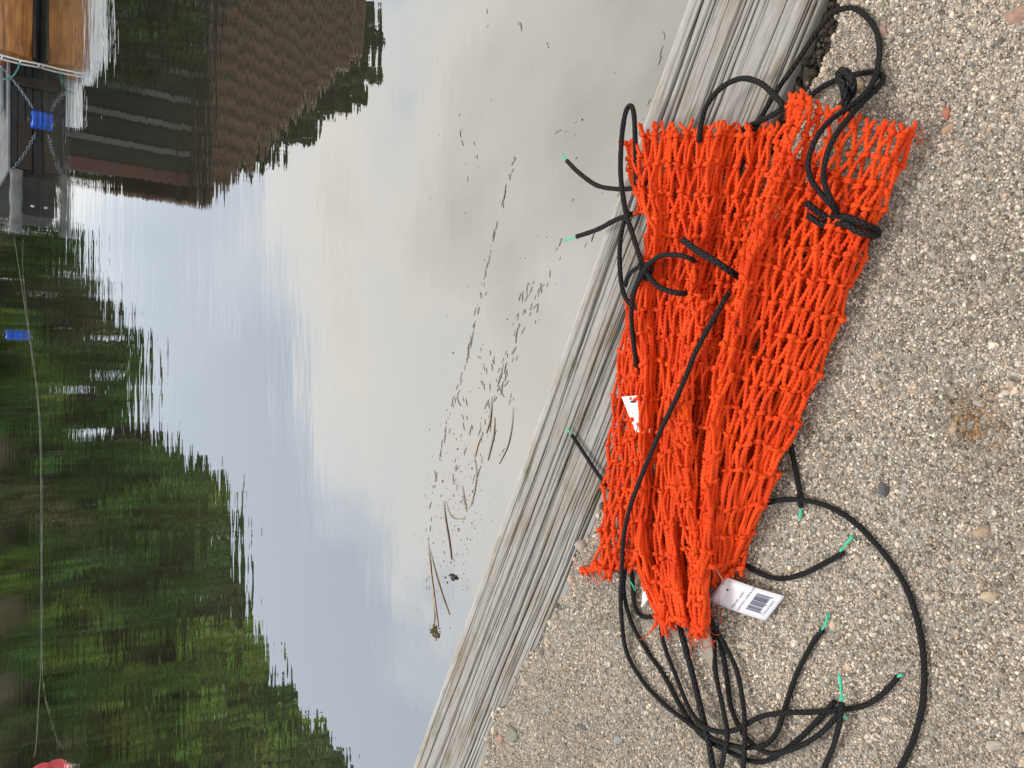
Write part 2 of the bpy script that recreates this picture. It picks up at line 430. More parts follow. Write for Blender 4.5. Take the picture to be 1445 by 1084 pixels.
for i in range(len(edge)):                                            # lower lip steps back a little
    q = edge[i] + nrm*abs(er.normal(.004, .003)); verts[nn+i] = (q[0], q[1], -.03)
    verts[2*nn+i] = (q[0]+nrm[0]*.02, q[1]+nrm[1]*.02, -1.6)
faces = [tuple(range(nn))] + [(nn*l+i, nn*l+(i+1) % nn, nn*(l+1)+(i+1) % nn, nn*(l+1)+i) for l in (0, 1) for i in range(nn)]
quay = mesh_py('quay', verts, faces, M_conc)
tag(quay, 'rough exposed aggregate concrete quay', 'quay', kind='structure')

# grit: sand grains and pebbles bedded in the surface
ICO_V = []; g_ = (1+5**.5)/2
for s1 in (-1, 1):
    for s2 in (-1, 1): ICO_V += [(0, s1, s2*g_), (s1, s2*g_, 0), (s2*g_, 0, s1)]
ICO_V = np.array(ICO_V)/math.sqrt(1+g_*g_)
ICO_F = []
for i in range(12):
    for j in range(i+1, 12):
        for k in range(j+1, 12):
            d = [np.linalg.norm(ICO_V[a]-ICO_V[b]) for a, b in ((i, j), (j, k), (i, k))]
            if max(d) < 1.1:
                nrm3 = np.cross(ICO_V[j]-ICO_V[i], ICO_V[k]-ICO_V[i])
                ICO_F.append((i, j, k) if np.dot(nrm3, ICO_V[i]) > 0 else (i, k, j))
ICO_F = np.array(ICO_F)
PAL = 1.5*np.array([1.11, 1.0, .88])*np.array([(.30, .255, .20), (.40, .35, .29), (.24, .20, .16), (.47, .42, .36), (.33, .30, .27), (.54, .50, .44), (.11, .10, .09), (.37, .27, .18), (.40, .27, .20), (.17, .15, .13)])
PAL = PAL*.62 + PAL.mean(1, keepdims=True)*np.array([1.03, .99, .95])*.38
PW = np.array([.19, .20, .13, .13, .15, .035, .07, .035, .012, .043]); PW /= PW.sum()
edge_xy = edge[:, :2]
def inside(pts, margin=0.0):
    """landward side of the crumbled edge"""
    s_e = (edge_xy-A[:2])@ax[:2]; o_e = (edge_xy-A[:2])@nrm[:2]
    order = np.argsort(s_e)
    s = (pts-A[:2])@ax[:2]; oo = (pts-A[:2])@nrm[:2]
    return oo > np.interp(s, s_e[order], o_e[order]) + margin
corners = P([640, 1490, 1490, 1100, 640], [1120, 1120, -40, -40, 1120], 0)
def scatter(n):
    px = er.uniform(630, 1500, n); py = er.uniform(-60, 1140, n)
    p = P(px, py, 0.)
    wgt = np.linalg.norm(p-np.array([0, 0, CAMZ]), axis=1)**3       # even density on the ground
    keep = er.uniform(0, 1, n) < wgt/wgt.max()
    p = p[keep]
    return p[inside(p[:, :2], -.0005)]
def grit(name, pts, r, flat, sink, parent=None):
    n = len(pts)
    sc3 = np.stack([r*er.uniform(.75, 1.35, n), r*er.uniform(.7, 1.2, n), r*er.uniform(flat*.7, flat*1.3, n)], 1)
    V = ICO_V[None]*(1+er.normal(0, .17, (n, 12)))[..., None]*sc3[:, None, :]
    q = er.uniform(0, 6.28, n); c, s = np.cos(q), np.sin(q)
    X = V[..., 0]*c[:, None]-V[..., 1]*s[:, None]; Y = V[..., 0]*s[:, None]+V[..., 1]*c[:, None]
    tl = er.normal(0, .25, (n, 2))
    Z = V[..., 2] + X*tl[:, :1] + Y*tl[:, 1:]
    V = np.stack([X, Y, Z], -1) + pts[:, None, :]; V[..., 2] += (sc3[:, 2]*sink)[:, None]
    Fc = (ICO_F[None]+(np.arange(n)*12)[:, None, None]).reshape(-1, 3)
    return V.reshape(-1, 3), Fc, n
def grit_cols(n, pal, pw, pts):
    c = pal[er.choice(len(pal), n, p=pw)]*er.uniform(.75, 1.25, n)[:, None]
    pat = vnoise(pts[:, 0]*16, pts[:, 1]*16, 51)*.6 + vnoise(pts[:, 0]*45, pts[:, 1]*45, 52)*.4
    c = c*(1+.2*pat+.14*vnoise(pts[:, 0]*5, pts[:, 1]*5, 54))[:, None]
    st = P(1375, 592, 0.)                                             # rusty stain low on the right
    dd = np.linalg.norm((pts[:, :2]-st[:2])*[1, 1.2], axis=1) + .007*vnoise(pts[:, 0]*140, pts[:, 1]*140, 53)
    k = np.clip(1.35-dd/.026, 0, 1)[:, None]*.92
    c = c*(1-k) + np.array([.22, .15, .085])*c/.42*k
    return np.repeat(c, 12, 0)
s1 = scatter(620000); r1 = er.lognormal(math.log(.00082), .32, len(s1))
s2 = scatter(11000); r2 = er.lognormal(math.log(.0019), .22, len(s2))
s3 = scatter(800); r3 = er.lognormal(math.log(.0026), .25, len(s3))
print('grains', len(s1), len(s2), len(s3))
Vs, Fs, Cs, off = [], [], [], 0
for pts, r, fl, sk in ((s1, r1, .8, .05), (s2, r2, .65, -.05), (s3, r3, .5, -.1)):
    V, Fc, n = grit('', pts, r, fl, sk)
    pw = PW if pts is s1 else PW*np.array([1, 1, .9, 1, .9, .7, .7, 2, 3, .9]); pw = pw/pw.sum()
    Vs.append(V); Fs.append(Fc+off); Cs.append(grit_cols(n, PAL, pw, pts)); off += len(V)
g = mesh_np('aggregate', np.vstack(Vs), np.vstack(Fs), M_grit, cols=np.vstack(Cs))
tag(g, 'sand grains and small pebbles bedded in the concrete surface', 'aggregate', kind='stuff')
# crumbs along the broken lip, pebbles set in its face
Ve = edge[(edge[:, 0] < 1.2) & (edge[:, 0] > -1.2)]
lip = np.repeat(Ve, 26, 0) + er.normal(0, .0022, (len(Ve)*26, 3)); lip += nrm*er.uniform(-.003, .006, len(lip))[:, None]
lip[:, 2] = -er.uniform(0, .034, len(lip))
V1, F1, n1c = grit('', lip, er.lognormal(math.log(.0019), .45, len(lip)), .9, 0)
lc = np.repeat(PAL[er.choice(len(PAL), n1c, p=PW)]*er.uniform(.7, 1.2, n1c)[:, None], 12, 0)
gap = np.repeat(Ve, 60, 0) + er.normal(0, .002, (len(Ve)*60, 3)); gap += nrm*er.uniform(-.032, .002, len(gap))[:, None]
gap[:, 2] = -er.uniform(.022, .034, len(gap))
V2, F2, n2c = grit('', gap, er.lognormal(math.log(.0021), .45, len(gap)), .9, 0)
dirt = np.array([(.05, .042, .034), (.08, .068, .055), (.03, .026, .022), (.14, .12, .10)])
lc = np.vstack([lc, np.repeat(dirt[er.choice(4, n2c, p=[.4, .3, .22, .08])], 12, 0)]); F1 = np.vstack([F1, F2+len(V1)]); V1 = np.vstack([V1, V2])
o = mesh_np('broken_edge_grit', V1, F1, M_grit, cols=lc)
tag(o, 'crumbled gravelly lip and dark soil in the gap between concrete and timber', 'aggregate', kind='stuff')
# single stones that stand out
def stone(px, py, rx, ry, rz, col, label, rot=0):
    import bmesh
    bm = bmesh.new(); bmesh.ops.create_icosphere(bm, subdivisions=3, radius=1)
    sd_ = int(px)
    for v in bm.verts:
        n = float(vnoise(v.co.x*1.6+sd_, v.co.y*1.6+v.co.z*2.1, sd_))
        v.co = v.co*(1+.22*n); v.co.x *= rx; v.co.y *= ry; v.co.z *= rz
    me = bpy.data.meshes.new('stone'); bm.to_mesh(me); bm.free()
    me.polygons.foreach_set('use_smooth', [True]*len(me.polygons)); me.materials.append(simple('stone_'+str(sd_), col, .8, .25, 300, .0006))
    o = bpy.data.objects.new('stone', me); COL.objects.link(o)
    p = P(px, py, 0.); o.location = (p[0], p[1], rz*.15); o.rotation_euler = (0, 0, rot)
    tag(o, label, 'stone')
stone(1248, 691, .0060, .0038, .003, (.10, .10, .105), 'dark grey flat stone embedded right of the big cord loop', .25)
stone(1386, 752, .0042, .0062, .003, (.40, .28, .20), 'pinkish tan stone set in the concrete near the right edge', .3)
stone(1436, 22, .006, .008, .002, (.36, .22, .17), 'large reddish stone in the top right corner of the concrete', .2)
stone(1243, 45, .006, .0045, .002, (.36, .22, .18), 'small reddish stone beside the top cord loop', .5)
stone(1336, 160, .0055, .0028, .002, (.42, .17, .10), 'brick red stone chip right of the net top', .1)
stone(1338, 182, .003, .005, .002, (.45, .29, .19), 'orange tan stone right of the net top below the brick red chip', .4)
stone(1211, 123, .0045, .006, .003, (.44, .34, .22), 'yellowish pebble framed by the cord loops', .2)
stone(1403, 1052, .0035, .006, .0025, (.42, .37, .31), 'pale stone low at the bottom right of the concrete', .5)
stone(822, 1026, .003, .0065, .002, (.13, .13, .135), 'dark grey stone in the concrete left of the black cords', .1)
stone(706, 1043, .0052, .007, .004, (.47, .29, .23), 'pink pebble at the broken concrete lip', .3)
stone(724, 1036, .008, .011, .005, (.27, .26, .22), 'round grey pebble at the broken concrete lip', .3)
stone(873, 1044, .0045, .0065, .0025, (.30, .30, .29), 'mid grey stone below the netting in the concrete', .3)
stone(1397, 842, .004, .006, .003, (.5, .4, .28), 'honey coloured pebble near the right frame edge', .3)

# ------------------------------------------------------------------ netting
def tubes(paths, rad, sides, lobes=0, pitch=.0045, amp=.0):
    """paths (M,K,3) -> verts, quads of M tubes with closed ends; twisted two-ply cross-section"""
    M_, K, _ = paths.shape
    T = np.gradient(paths, axis=1); T /= np.linalg.norm(T, axis=2, keepdims=True)+1e-12
    ref = np.zeros_like(T); ref[..., 2] = 1
    bad = np.abs(T[..., 2]) > .93; ref[bad] = (1, 0, 0)
    S = np.cross(T, ref); S /= np.linalg.norm(S, axis=2, keepdims=True)+1e-12
    Nn = np.cross(S, T)
    seg = np.linalg.norm(np.diff(paths, axis=1), axis=2); L = np.concatenate([np.zeros((M_, 1)), np.cumsum(seg, 1)], 1)
    th = np.linspace(0, 2*np.pi, sides, endpoint=False)
    rad = np.broadcast_to(np.asarray(rad, float), (M_, K)) if np.ndim(rad) < 2 else rad
    rr = np.repeat(rad[..., None], sides, 2)
    if lobes:
        rr = rr*(1+amp*np.cos(lobes*(th[None, None] - 2*np.pi*L[..., None]/(pitch*lobes)*1.0)))
    V = paths[:, :, None, :] + S[:, :, None, :]*(np.cos(th)[None, None, :]*rr)[..., None] + Nn[:, :, None, :]*(np.sin(th)[None, None, :]*rr)[..., None]
    i = np.arange(M_)[:, None, None]*K*sides; k = np.arange(K-1)[None, :, None]*sides; s = np.arange(sides)[None, None, :]; s2 = (s+1) % sides
    Q = np.stack([i+k+s, i+k+s2, i+k+sides+s2, i+k+sides+s], -1).reshape(-1, 4)
    return V.reshape(-1, 3), Q, np.stack([np.broadcast_to(th/(2*np.pi), (M_, K, sides)), np.broadcast_to(L[..., None], (M_, K, sides))], -1)

RS = .00172
def net_panel(rows, cols, keys, zf, seed, jit=(2.0, 2.5), sw=None, r=RS, tassel=(14, 22), knots=True, rowbow=0, end_tassel=None, drop=0.0):
    """keys: list of (t, (Lx,Ly), (Rx,Ry)) in picture coordinates; returns mesh arrays"""
    q = np.random.default_rng(seed)
    kt = np.array([k[0] for k in keys]); kl = np.array([k[1] for k in keys], float); kr = np.array([k[2] for k in keys], float)
    ti = lambda t, a: np.stack([np.interp(t, kt, a[:, 0]), np.interp(t, kt, a[:, 1])], -1)
    K = {}
    tj = np.cumsum(q.uniform(.88, 1.12, rows)); tj = np.concatenate([[0], tj/tj[-1]])
    px = np.zeros((rows+1, cols, 2)); Z = np.zeros((rows+1, cols)); SS = np.zeros((rows+1, cols))
    for i in range(rows+1):
        t = tj[i]
        s = (np.arange(cols)+.25+.5*(i % 2))/cols
        if sw: s = np.clip(s + sw(s, t), 0, 1)
        s = np.clip(s, 0, 1); SS[i] = s
        tt = np.clip(t + rowbow*np.sin(np.pi*s) + q.normal(0, .004, cols), 0, 1)
        l = ti(tt, kl); rr_ = ti(tt, kr)
        p = l + (rr_-l)*s[:, None]
        p += q.normal(0, 1, (cols, 2))*np.array(jit)
        px[i] = p; Z[i] = zf(s, np.full(cols, t)) + q.normal(0, .0011, cols)
    W = P(px[..., 0], px[..., 1], Z)
    segs = []
    for i in range(rows):
        for j in range(cols):
            js = [j, j-1] if i % 2 == 0 else [j, j+1]
            for jj in js:
                if jj < 0 or jj >= cols: jj = j
                if q.uniform() < drop: continue
                segs.append((W[i, j], W[i+1, jj]))
    segs = np.array(segs); M_ = len(segs); Kn = 30
    u = np.linspace(0, 1, Kn)
    d = segs[:, 1]-segs[:, 0]; ln = np.linalg.norm(d, axis=1)
    side = np.cross(d, [0, 0, 1.0]); side /= np.linalg.norm(side, axis=1, keepdims=True)
    bow = q.normal(0, .03, M_)*ln; wob = q.normal(0, .018, M_)*ln; zb = q.normal(.02, .045, M_)*ln
    off = q.normal(0, .0008, (M_, 2))
    pth = segs[:, :1] + d[:, None]*u[None, :, None]
    pth = pth + side[:, None]*((np.sin(np.pi*u)[None]*bow[:, None] + np.sin(2*np.pi*u)[None]*wob[:, None] + off[:, :1]))[..., None]
    pth[..., 2] += np.sin(np.pi*u)[None]*zb[:, None] + off[:, 1:]*.6
    rad = r*q.uniform(.9, 1.1, M_)[:, None]*np.ones((1, Kn))
    Vs, Qs, off_ = [], [], 0
    def add(V, Q):
        nonlocal off_
        Vs.append(V); Qs.append(Q+off_); off_ += len(V)
    V, Q, _ = tubes(pth, rad, 8, 2, .0038, .26); add(V, Q)
    # knots: two tight wraps round the crossing, lying across the row
    acr = np.zeros_like(W); acr[:, 1:-1] = W[:, 2:]-W[:, :-2]; acr[:, 0] = W[:, 1]-W[:, 0]; acr[:, -1] = W[:, -1]-W[:, -2]
    acr[..., 2] = 0; acr /= np.linalg.norm(acr, axis=2, keepdims=True)+1e-9
    alo = np.zeros_like(W); alo[1:-1] = W[2:]-W[:-2]; alo[0] = W[1]-W[0]; alo[-1] = W[-1]-W[-2]
    alo /= np.linalg.norm(alo, axis=2, keepdims=True)+1e-9
    cen = W.reshape(-1, 3); acr = acr.reshape(-1, 3); alo = alo.reshape(-1, 3); nk = len(cen)
    ph = q.uniform(0, 6.28, nk); tilt = q.normal(0, .25, nk)
    th = np.linspace(0, 2*np.pi*1.75, 22)
    a_ = r*q.uniform(1.45, 2.1, nk); b_ = r*q.uniform(1.0, 1.35, nk); c_ = r*q.uniform(1.3, 1.9, nk)
    A2 = acr*np.cos(tilt)[:, None]+alo*np.sin(tilt)[:, None]
    L2 = alo*np.cos(tilt)[:, None]-acr*np.sin(tilt)[:, None]
    up = np.array([0, 0, 1.0])
    cth = np.cos(th[None]+ph[:, None]); sth = np.sin(th[None]+ph[:, None])
    kp = cen[:, None] + A2[:, None]*(a_[:, None]*cth)[..., None] + up*(b_[:, None]*sth+.0004)[..., None] + L2[:, None]*((th/th[-1]-.5)[None]*c_[:, None])[..., None]
    kp[..., 2] += .0006
    V, Q, _ = tubes(kp, np.full((nk, 22), r*.82)*q.uniform(.9, 1.15, nk)[:, None], 6, 2, .0046, .18); add(V, Q)
    # cut strand ends beyond the first and last rows
    ends = []
    lists = []
    if tassel: lists.append((0, 1, tassel))
    if end_tassel: lists.append((rows, rows-1, end_tassel))
    for i, i2, (e0, e1) in lists:
        for j in range(cols):
            for k in range(2):
                if q.uniform() < .12: continue
                p = px[i, j]; dr = p-px[i2, min(max(j+q.integers(-1, 2), 0), cols-1)]; dr /= np.linalg.norm(dr)+1e-9
                ln_ = q.uniform(e0, e1); sd_ = np.array([-dr[1], dr[0]])
                pts = [p + dr*ln_*f + sd_*((k-.5)*5*f + q.normal(0, 2)*f) for f in np.linspace(0, 1, 4)]
                z0 = Z[i, j]; zz = z0 + np.array([0, .001, .0015, .001]) + q.normal(0, .0012)
                pp = np.array(pts); ends.append(catmull(P(pp[:, 0], pp[:, 1], zz), 1e9)[[0, 2, 4, -1]] if False else P(pp[:, 0], pp[:, 1], zz))
    if ends:
        E = np.array(ends)
        uu = np.linspace(0, 3, 10); ii = np.clip(uu.astype(int), 0, 2); ff = (uu-ii)[None, :, None]
        E = E[:, ii]*(1-ff)+E[:, ii+1]*ff
        rd = np.full(E.shape[:2], r*.95); rd[:, -1] = r*.8
        cap = E[:, -1:]+ (E[:, -1:]-E[:, -2:-1])*.02
        E = np.concatenate([E, cap], 1); rd = np.concatenate([rd, np.full((len(E), 1), r*.02)], 1)
        V, Q, _ = tubes(E, rd, 8, 2, .0046, .22); add(V, Q)
    return np.vstack(Vs), np.vstack(Qs)

net = empty('fishing_net', tuple(P(1000, 550, 0.)))
tag(net, 'folded orange knotted fishing net lying across timber beam and concrete', 'net')
def net_obj(parts, label=None):
    V = []; Q = []; o_ = 0
    for v, q in parts: V.append(v); Q.append(q+o_); o_ += len(v)
    V = np.vstack(V)-np.array(net.location)
    ob = mesh_np('net_fold', V, np.vstack(Q), M_net, parent=net)
    if label: ob['label'] = label
    return ob

keyC = [(0, (1118, 142), (1292, 196)), (.07, (1104, 180), (1276, 236)), (.15, (1090, 222), (1258, 280)), (.22, (1078, 262), (1243, 316)), (.3, (1062, 310), (1226, 356)),
        (.45, (1036, 400), (1190, 452)), (.6, (1011, 500), (1152, 545)), (.75, (996, 600), (1116, 628)), (.87, (991, 694), (1084, 708)), (1, (1000, 800), (1044, 790))]
def zC(s, t):
    return .033 + .011*np.exp(-((s-.08)/.1)**2) - .012*s - .010*np.clip((s-.86)/.14, 0, 1)**1.5 + .003*np.sin(9*s+5*t) - .008*np.clip((t-.8)/.2, 0, 1)
swC = lambda s, t: -.045*np.sin(2*np.pi*s)*(.4+.6*(1-t))
C1 = net_panel(16, 12, keyC, zC, 1, jit=(.9, .9), sw=swC, tassel=(12, 24), rowbow=.012)
keyC2 = [((t-.15)/.85, (l[0]+9, l[1]+3), (r[0]-8, r[1]-3)) for t, l, r in keyC if t >= .15]
C2 = net_panel(14, 13, keyC2, lambda s, t: .004+.5*zC(s, t), 2, jit=(2, 3), tassel=(4, 14), drop=.04)
keyC3 = [(t, (l[0]+16, l[1]+8), (r[0]-10, r[1]+3)) for t, l, r in keyC if t >= .22]
keyC3 = [((t-.22)/.78, l, r) for t, l, r in keyC3]
C3 = net_panel(13, 13, keyC3, lambda s, t: .003+.2*zC(s, t), 3, jit=(3, 4), tassel=None)
# rolled ridge along the fold
keyCr = [(0, (1112, 150), (1134, 150)), (.25, (1074, 270), (1100, 276)), (.5, (1030, 420), (1054, 430)), (.75, (998, 600), (1016, 606)), (1, (985, 812), (1000, 815))]
C4 = net_panel(20, 2, keyCr, lambda s, t: .043-.004*np.cos(6*s)-.006*t, 4, jit=(1.5, 3), tassel=(10, 18))
net_obj([C1, C2, C3, C4], 'upper fold of the net with open strands over the concrete')

keyB = [(0, (906, 192), (1092, 190)), (.1, (899, 255), (1072, 265)), (.25, (908, 340), (1052, 340)), (.4, (890, 430), (1034, 430)), (.55, (899, 540), (1010, 540)),
        (.7, (896, 650), (997, 650)), (.85, (889, 760), (992, 770)), (.95, (908, 832), (992, 840)), (1, (925, 866), (990, 880))]
def zB(s, t):
    a = np.clip((t-.3)/.4, 0, 1)
    return .016 + .006*np.sin(2*np.pi*(2.3*s+.15*t)) + .012*a*np.exp(-((s-(.62-.05*t))/.11)**2) + .004*np.sin(2*np.pi*(4.1*s-.4*t)) - .004*np.exp(-(s/.12)**2) - .011*np.clip((s-.80)/.15, 0, 1)*(t < .9)
swB = lambda s, t: .035*np.sin(2*np.pi*(2.3*s+.15*t))
B1 = net_panel(17, 17, keyB, zB, 5, jit=(1.4, 1.8), sw=swB, tassel=(10, 22))
keyB2 = [(t, (l[0]+5, l[1]+6), (r[0]+4, r[1]+4)) for t, l, r in keyB]
B2 = net_panel(16, 15, keyB2, lambda s, t: zB(s, t)-.010, 6, jit=(3, 5), tassel=(6, 20))
B3 = net_panel(15, 14, keyB2, lambda s, t: .45*zB(s, t)-.001, 7, jit=(4, 5), tassel=(2, 14))
net_obj([B1, B2, B3], 'middle dense fold of the net across the timber')
# long rope-like pleat down the middle and the gathered tail
keyP = [(0, (975, 420), (1010, 430)), (.35, (948, 570), (975, 575)), (.7, (958, 720), (984, 722)), (.88, (972, 810), (1000, 815)), (1, (978, 885), (994, 893))]
P1 = net_panel(15, 4, keyP, lambda s, t: .036+.006*np.sin(np.pi*s)-.012*np.clip((t-.7)/.3, 0, 1), 8, jit=(1.6, 4), tassel=None, end_tassel=(5, 14))
keyP2 = [(0, (1000, 640), (1020, 640)), (.5, (985, 760), (1004, 762)), (1, (978, 880), (1002, 884))]
P2 = net_panel(6, 4, keyP2, lambda s, t: .034+.006*np.sin(np.pi*s)-.012*t, 9, jit=(1.5, 3), tassel=None, end_tassel=(5, 16))
P3 = net_panel(3, 5, [(0, (896, 800), (960, 806)), (1, (928, 872), (946, 872))], lambda s, t: .018+0*s, 19, jit=(2, 3), tassel=None, end_tassel=(10, 22))
net_obj([P1, P2], 'rope like pleat of netting gathered to a frayed tail')
net_obj([P3], 'gathered corner of netting left of the tail')
# thin single layer to the left: the timber shows through
keyA = [(0, (886, 432), (912, 420)), (.2, (872, 512), (914, 505)), (.4, (861, 590), (916, 590)), (.6, (852, 668), (912, 670)), (.8, (845, 735), (908, 738)), (1, (838, 800), (902, 797))]
A1 = net_panel(12, 6, keyA, lambda s, t: .002+.011*s+.004*(t > .9), 10, jit=(1.2, 3), tassel=(3, 9), end_tassel=(6, 14))
A2_ = net_panel(11, 4, [(t, (l[0]+8, l[1]+14), (r[0]-4, r[1]+3)) for t, l, r in keyA], lambda s, t: -.001+.006*s, 11, jit=(2, 4), tassel=None)
A3 = net_panel(2, 3, [(0, (850, 792), (868, 800)), (1, (826, 803), (832, 808))], lambda s, t: .005+0*s, 12, jit=(1, 1.5), tassel=None, end_tassel=(3, 9))
net_obj([A1, A2_, A3], 'thin single layer of netting with timber showing through')
# little flap that overhangs the water
H1 = net_panel(4, 3, [(0, (880, 205), (902, 196)), (.5, (886, 240), (906, 240)), (1, (897, 300), (916, 300))], lambda s, t: .012+.004*s, 13, jit=(1.2, 2), tassel=(4, 10))
net_obj([H1], 'small flap of netting hanging past the timber edge')
# rumpled hem under the right fold, lower end
U1 = net_panel(4, 6, [(0, (1000, 740), (1064, 742)), (1, (1004, 822), (1050, 800))], lambda s, t: .006+.004*s, 14, jit=(2, 3), tassel=None, end_tassel=(4, 12))
net_obj([U1], 'rumpled lower hem of the net above the price tag')
# frayed fibres
fr = np.random.default_rng(77); fib = []
for (cx, cy, n, z) in ((990, 892, 26, .024), (932, 878, 14, .018), (945, 850, 10, .02), (1040, 800, 12, .01), (832, 805, 12, .008), (1004, 860, 10, .02), (1296, 188, 6, .01)):
    for _ in range(n):
        a = fr.uniform(-.6, 1.2)+math.pi/2; ln = fr.uniform(8, 26); b_ = fr.normal(0, .9)
        pts = []
        x, y = cx+fr.normal(0, 9), cy+fr.normal(0, 6)
        for k in range(8):
            pts.append(P(x, y, max(.002, z-.0015*k+fr.normal(0, .0006)))); x += math.cos(a)*ln/7; y += math.sin(a)*ln/7; a += b_/5
        fib.append(np.array(pts))
for (V_, _q) in (C1, B1, A1, P1, C4):                                  # fuzz standing off the twine
    for p in V_[fr.integers(0, len(V_), 420)]:
        d = fr.normal(0, 1, 3); d[2] = abs(d[2]); d /= np.linalg.norm(d); c_ = fr.normal(0, .5, 3); ln = fr.uniform(.003, .007)
        fib.append(np.array([p+(d*t+c_*t*t*.5)*ln for t in np.linspace(0, 1, 8)]))
fw = np.array([.00032]*100+[.00014]*(len(fib)-100))
V, Q, _ = tubes(np.array(fib), fw[:, None]*np.ones((1, 8)), 4)
ob = mesh_np('frayed_fibre', V-np.array(net.location), Q, M_net, parent=net); ob['label'] = 'loose frayed fibres at the ends of the net'; ob['kind'] = 'stuff'

# ------------------------------------------------------------------ black cords
RC = .0023
def cord(label, pts, z=.004, tip=None, r=RC, group=None):
    """pts: (px,py) or (px,py,z) in order; tip: list of green core paths"""
    w3 = np.array([P(p[0], p[1], (p[2] if len(p) > 2 else z)) for p in pts])
    c = catmull(w3, .0022)
    base = c[0].copy(); base[2] = 0
    root = empty('black_cord', tuple(base)); tag(root, label, 'cord', group)
    K = len(c); T = np.gradient(c, axis=0); T /= np.linalg.norm(T, axis=1)[:, None]+1e-12
    nrmv = np.zeros_like(c); ref = np.array([0, 0, 1.0]); n_ = np.cross(T[0], ref); n_ /= np.linalg.norm(n_)+1e-9
    for i in range(K):
        n_ = n_-T[i]*np.dot(n_, T[i]); n_ /= np.linalg.norm(n_)+1e-9; nrmv[i] = n_
    bn = np.cross(T, nrmv); S = 12
    th = np.linspace(0, 2*np.pi, S, endpoint=False)
    rr = r*(1+.03*np.sin(np.arange(K)*.9+pts[0][0])+.05*vnoise(np.arange(K)*.13, np.zeros(K)+pts[0][0], 81))
    V = c[:, None]+nrmv[:, None]*(np.cos(th)[None]*rr[:, None])[..., None]+bn[:, None]*(np.sin(th)[None]*rr[:, None])[..., None]
    L = np.concatenate([[0], np.cumsum(np.linalg.norm(np.diff(c, axis=0), axis=1))])/(2*math.pi*r)
    k = np.arange(K-1)[:, None]*S; s = np.arange(S)[None]; s2 = (s+1) % S
    Q = np.stack([k+s, k+s2, k+S+s2, k+S+s], -1).reshape(-1, 4)
    u0 = np.broadcast_to(s/S, (K-1, S)); u1 = np.broadcast_to((s+1)/S, (K-1, S)); v0 = np.broadcast_to(L[:-1, None], (K-1, S)); v1 = np.broadcast_to(L[1:, None], (K-1, S))
    uv = np.stack([np.stack([u0, v0], -1), np.stack([u1, v0], -1), np.stack([u1, v1], -1), np.stack([u0, v1], -1)], 2).reshape(-1, 2)
    V = V.reshape(-1, 3); nv = len(V)
    V = np.vstack([V, c[:1]-T[0]*r*.5, c[-1:]+T[-1]*r*.5])
    capq = []
    for i in range(0, S, 1): capq.append((nv, (i+1) % S, i, i)); 
    capq = [(nv, (i+1) % S, i) for i in range(S)] + [(nv+1, nv-S+i, nv-S+(i+1) % S) for i in range(S)]
    me = bpy.data.meshes.new('braid')
    fl = [tuple(x) for x in Q.tolist()]+capq
    me.from_pydata((V-base).tolist(), [], fl)
    l = me.uv_layers.new(name='UVMap'); full = np.vstack([uv, np.zeros((3*len(capq), 2))]); l.data.foreach_set('uv', full.astype(np.float32).ravel())
    me.polygons.foreach_set('use_smooth', [True]*len(me.polygons)); me.materials.append(M_cord)
    o = bpy.data.objects.new('braid', me); COL.objects.link(o); o.parent = root
    if tip:
        mb = MB()
        for q_, path in enumerate(tip):
            w_ = catmull(np.array([P(p[0], p[1], (p[2] if len(p) > 2 else z)) for p in path]), .002)
            for dx in (0, .0009):
                mb.tube([tuple(x-base+nrmv[-1]*dx*np.linspace(-.6, 1.4, len(w_))[i]) for i, x in enumerate(w_)], [.00085]*(len(w_)-1)+[.0004], 6)
        mb.build('core_thread', M_core, root, True)
    return root

cord('long black cord running over the middle of the net to a loop and green tip',
     [(1030, 412, .028), (1022, 424, .046), (985, 490, .049), (960, 550, .052), (936, 600, .049), (913, 653, .041), (890, 713, .030), (880, 759, .026), (877, 813, .020), (876, 852, .012), (883, 916, .006),
      (906, 960, .0042), (935, 992, .0042), (960, 1012, .006), (982, 1028, .009), (1016, 1047, .012), (1053, 1055, .012), (1079, 1051, .009), (1096, 1034, .006), (1107, 1001, .0042), (1124, 952, .0030), (1145, 911, .0030), (1161, 889, .0030)],
     tip=[[(1158, 892), (1165, 880), (1168, 865)]])
cord('black cord emerging left of the tail and ending beside two green tips',
     [(883, 800, .010), (880, 832, .008), (890, 876, .006), (913, 919, .0030), (936, 952, .0030), (962, 1000, .0030), (990, 1038, .0042), (1027, 1060, .006), (1064, 1075, .006), (1090, 1070, .0042), (1120, 1049, .0030), (1146, 1025, .0030), (1178, 990, .0030)])
cord('short black cord bent like a hook below the left net corner with thin green thread',
     [(886, 790, .012), (892, 812, .008), (895, 852, .0042), (903, 868, .0030), (918, 871, .0030), (932, 862, .0030)])
tag(MB().tube([tuple(P(x, y, z)) for x, y, z in ((888, 818, .012), (893, 826, .012), (897, 834, .011))], .0008, 6).build('green_thread', M_core, None, True), 'single loose green thread stub below the left net corner', 'thread')
cord('black cord crossing the tangle and reaching far right to a green tip',
     [(928, 840, .014), (931, 866, .010), (936, 906, .007), (953, 952, .006), (975, 1004, .012), (1001, 1029, .018), (1035, 1031, .016), (1072, 1012, .010), (1109, 1006, .010), (1146, 1005, .006), (1191, 1001, .0030), (1221, 995, .0030), (1247, 978, .0030), (1267, 955, .0030)],
     tip=[[(1262, 960), (1268, 954), (1273, 951)]])
cord('straight thick black cord under the frayed tail running off the bottom left of the loop',
     [(950, 830, .014), (954, 862, .010), (966, 909, .007), (978, 955, .007), (990, 1005, .014), (1001, 1053, .010), (1008, 1100, .0042), (1014, 1160, .0030)], r=.0031)
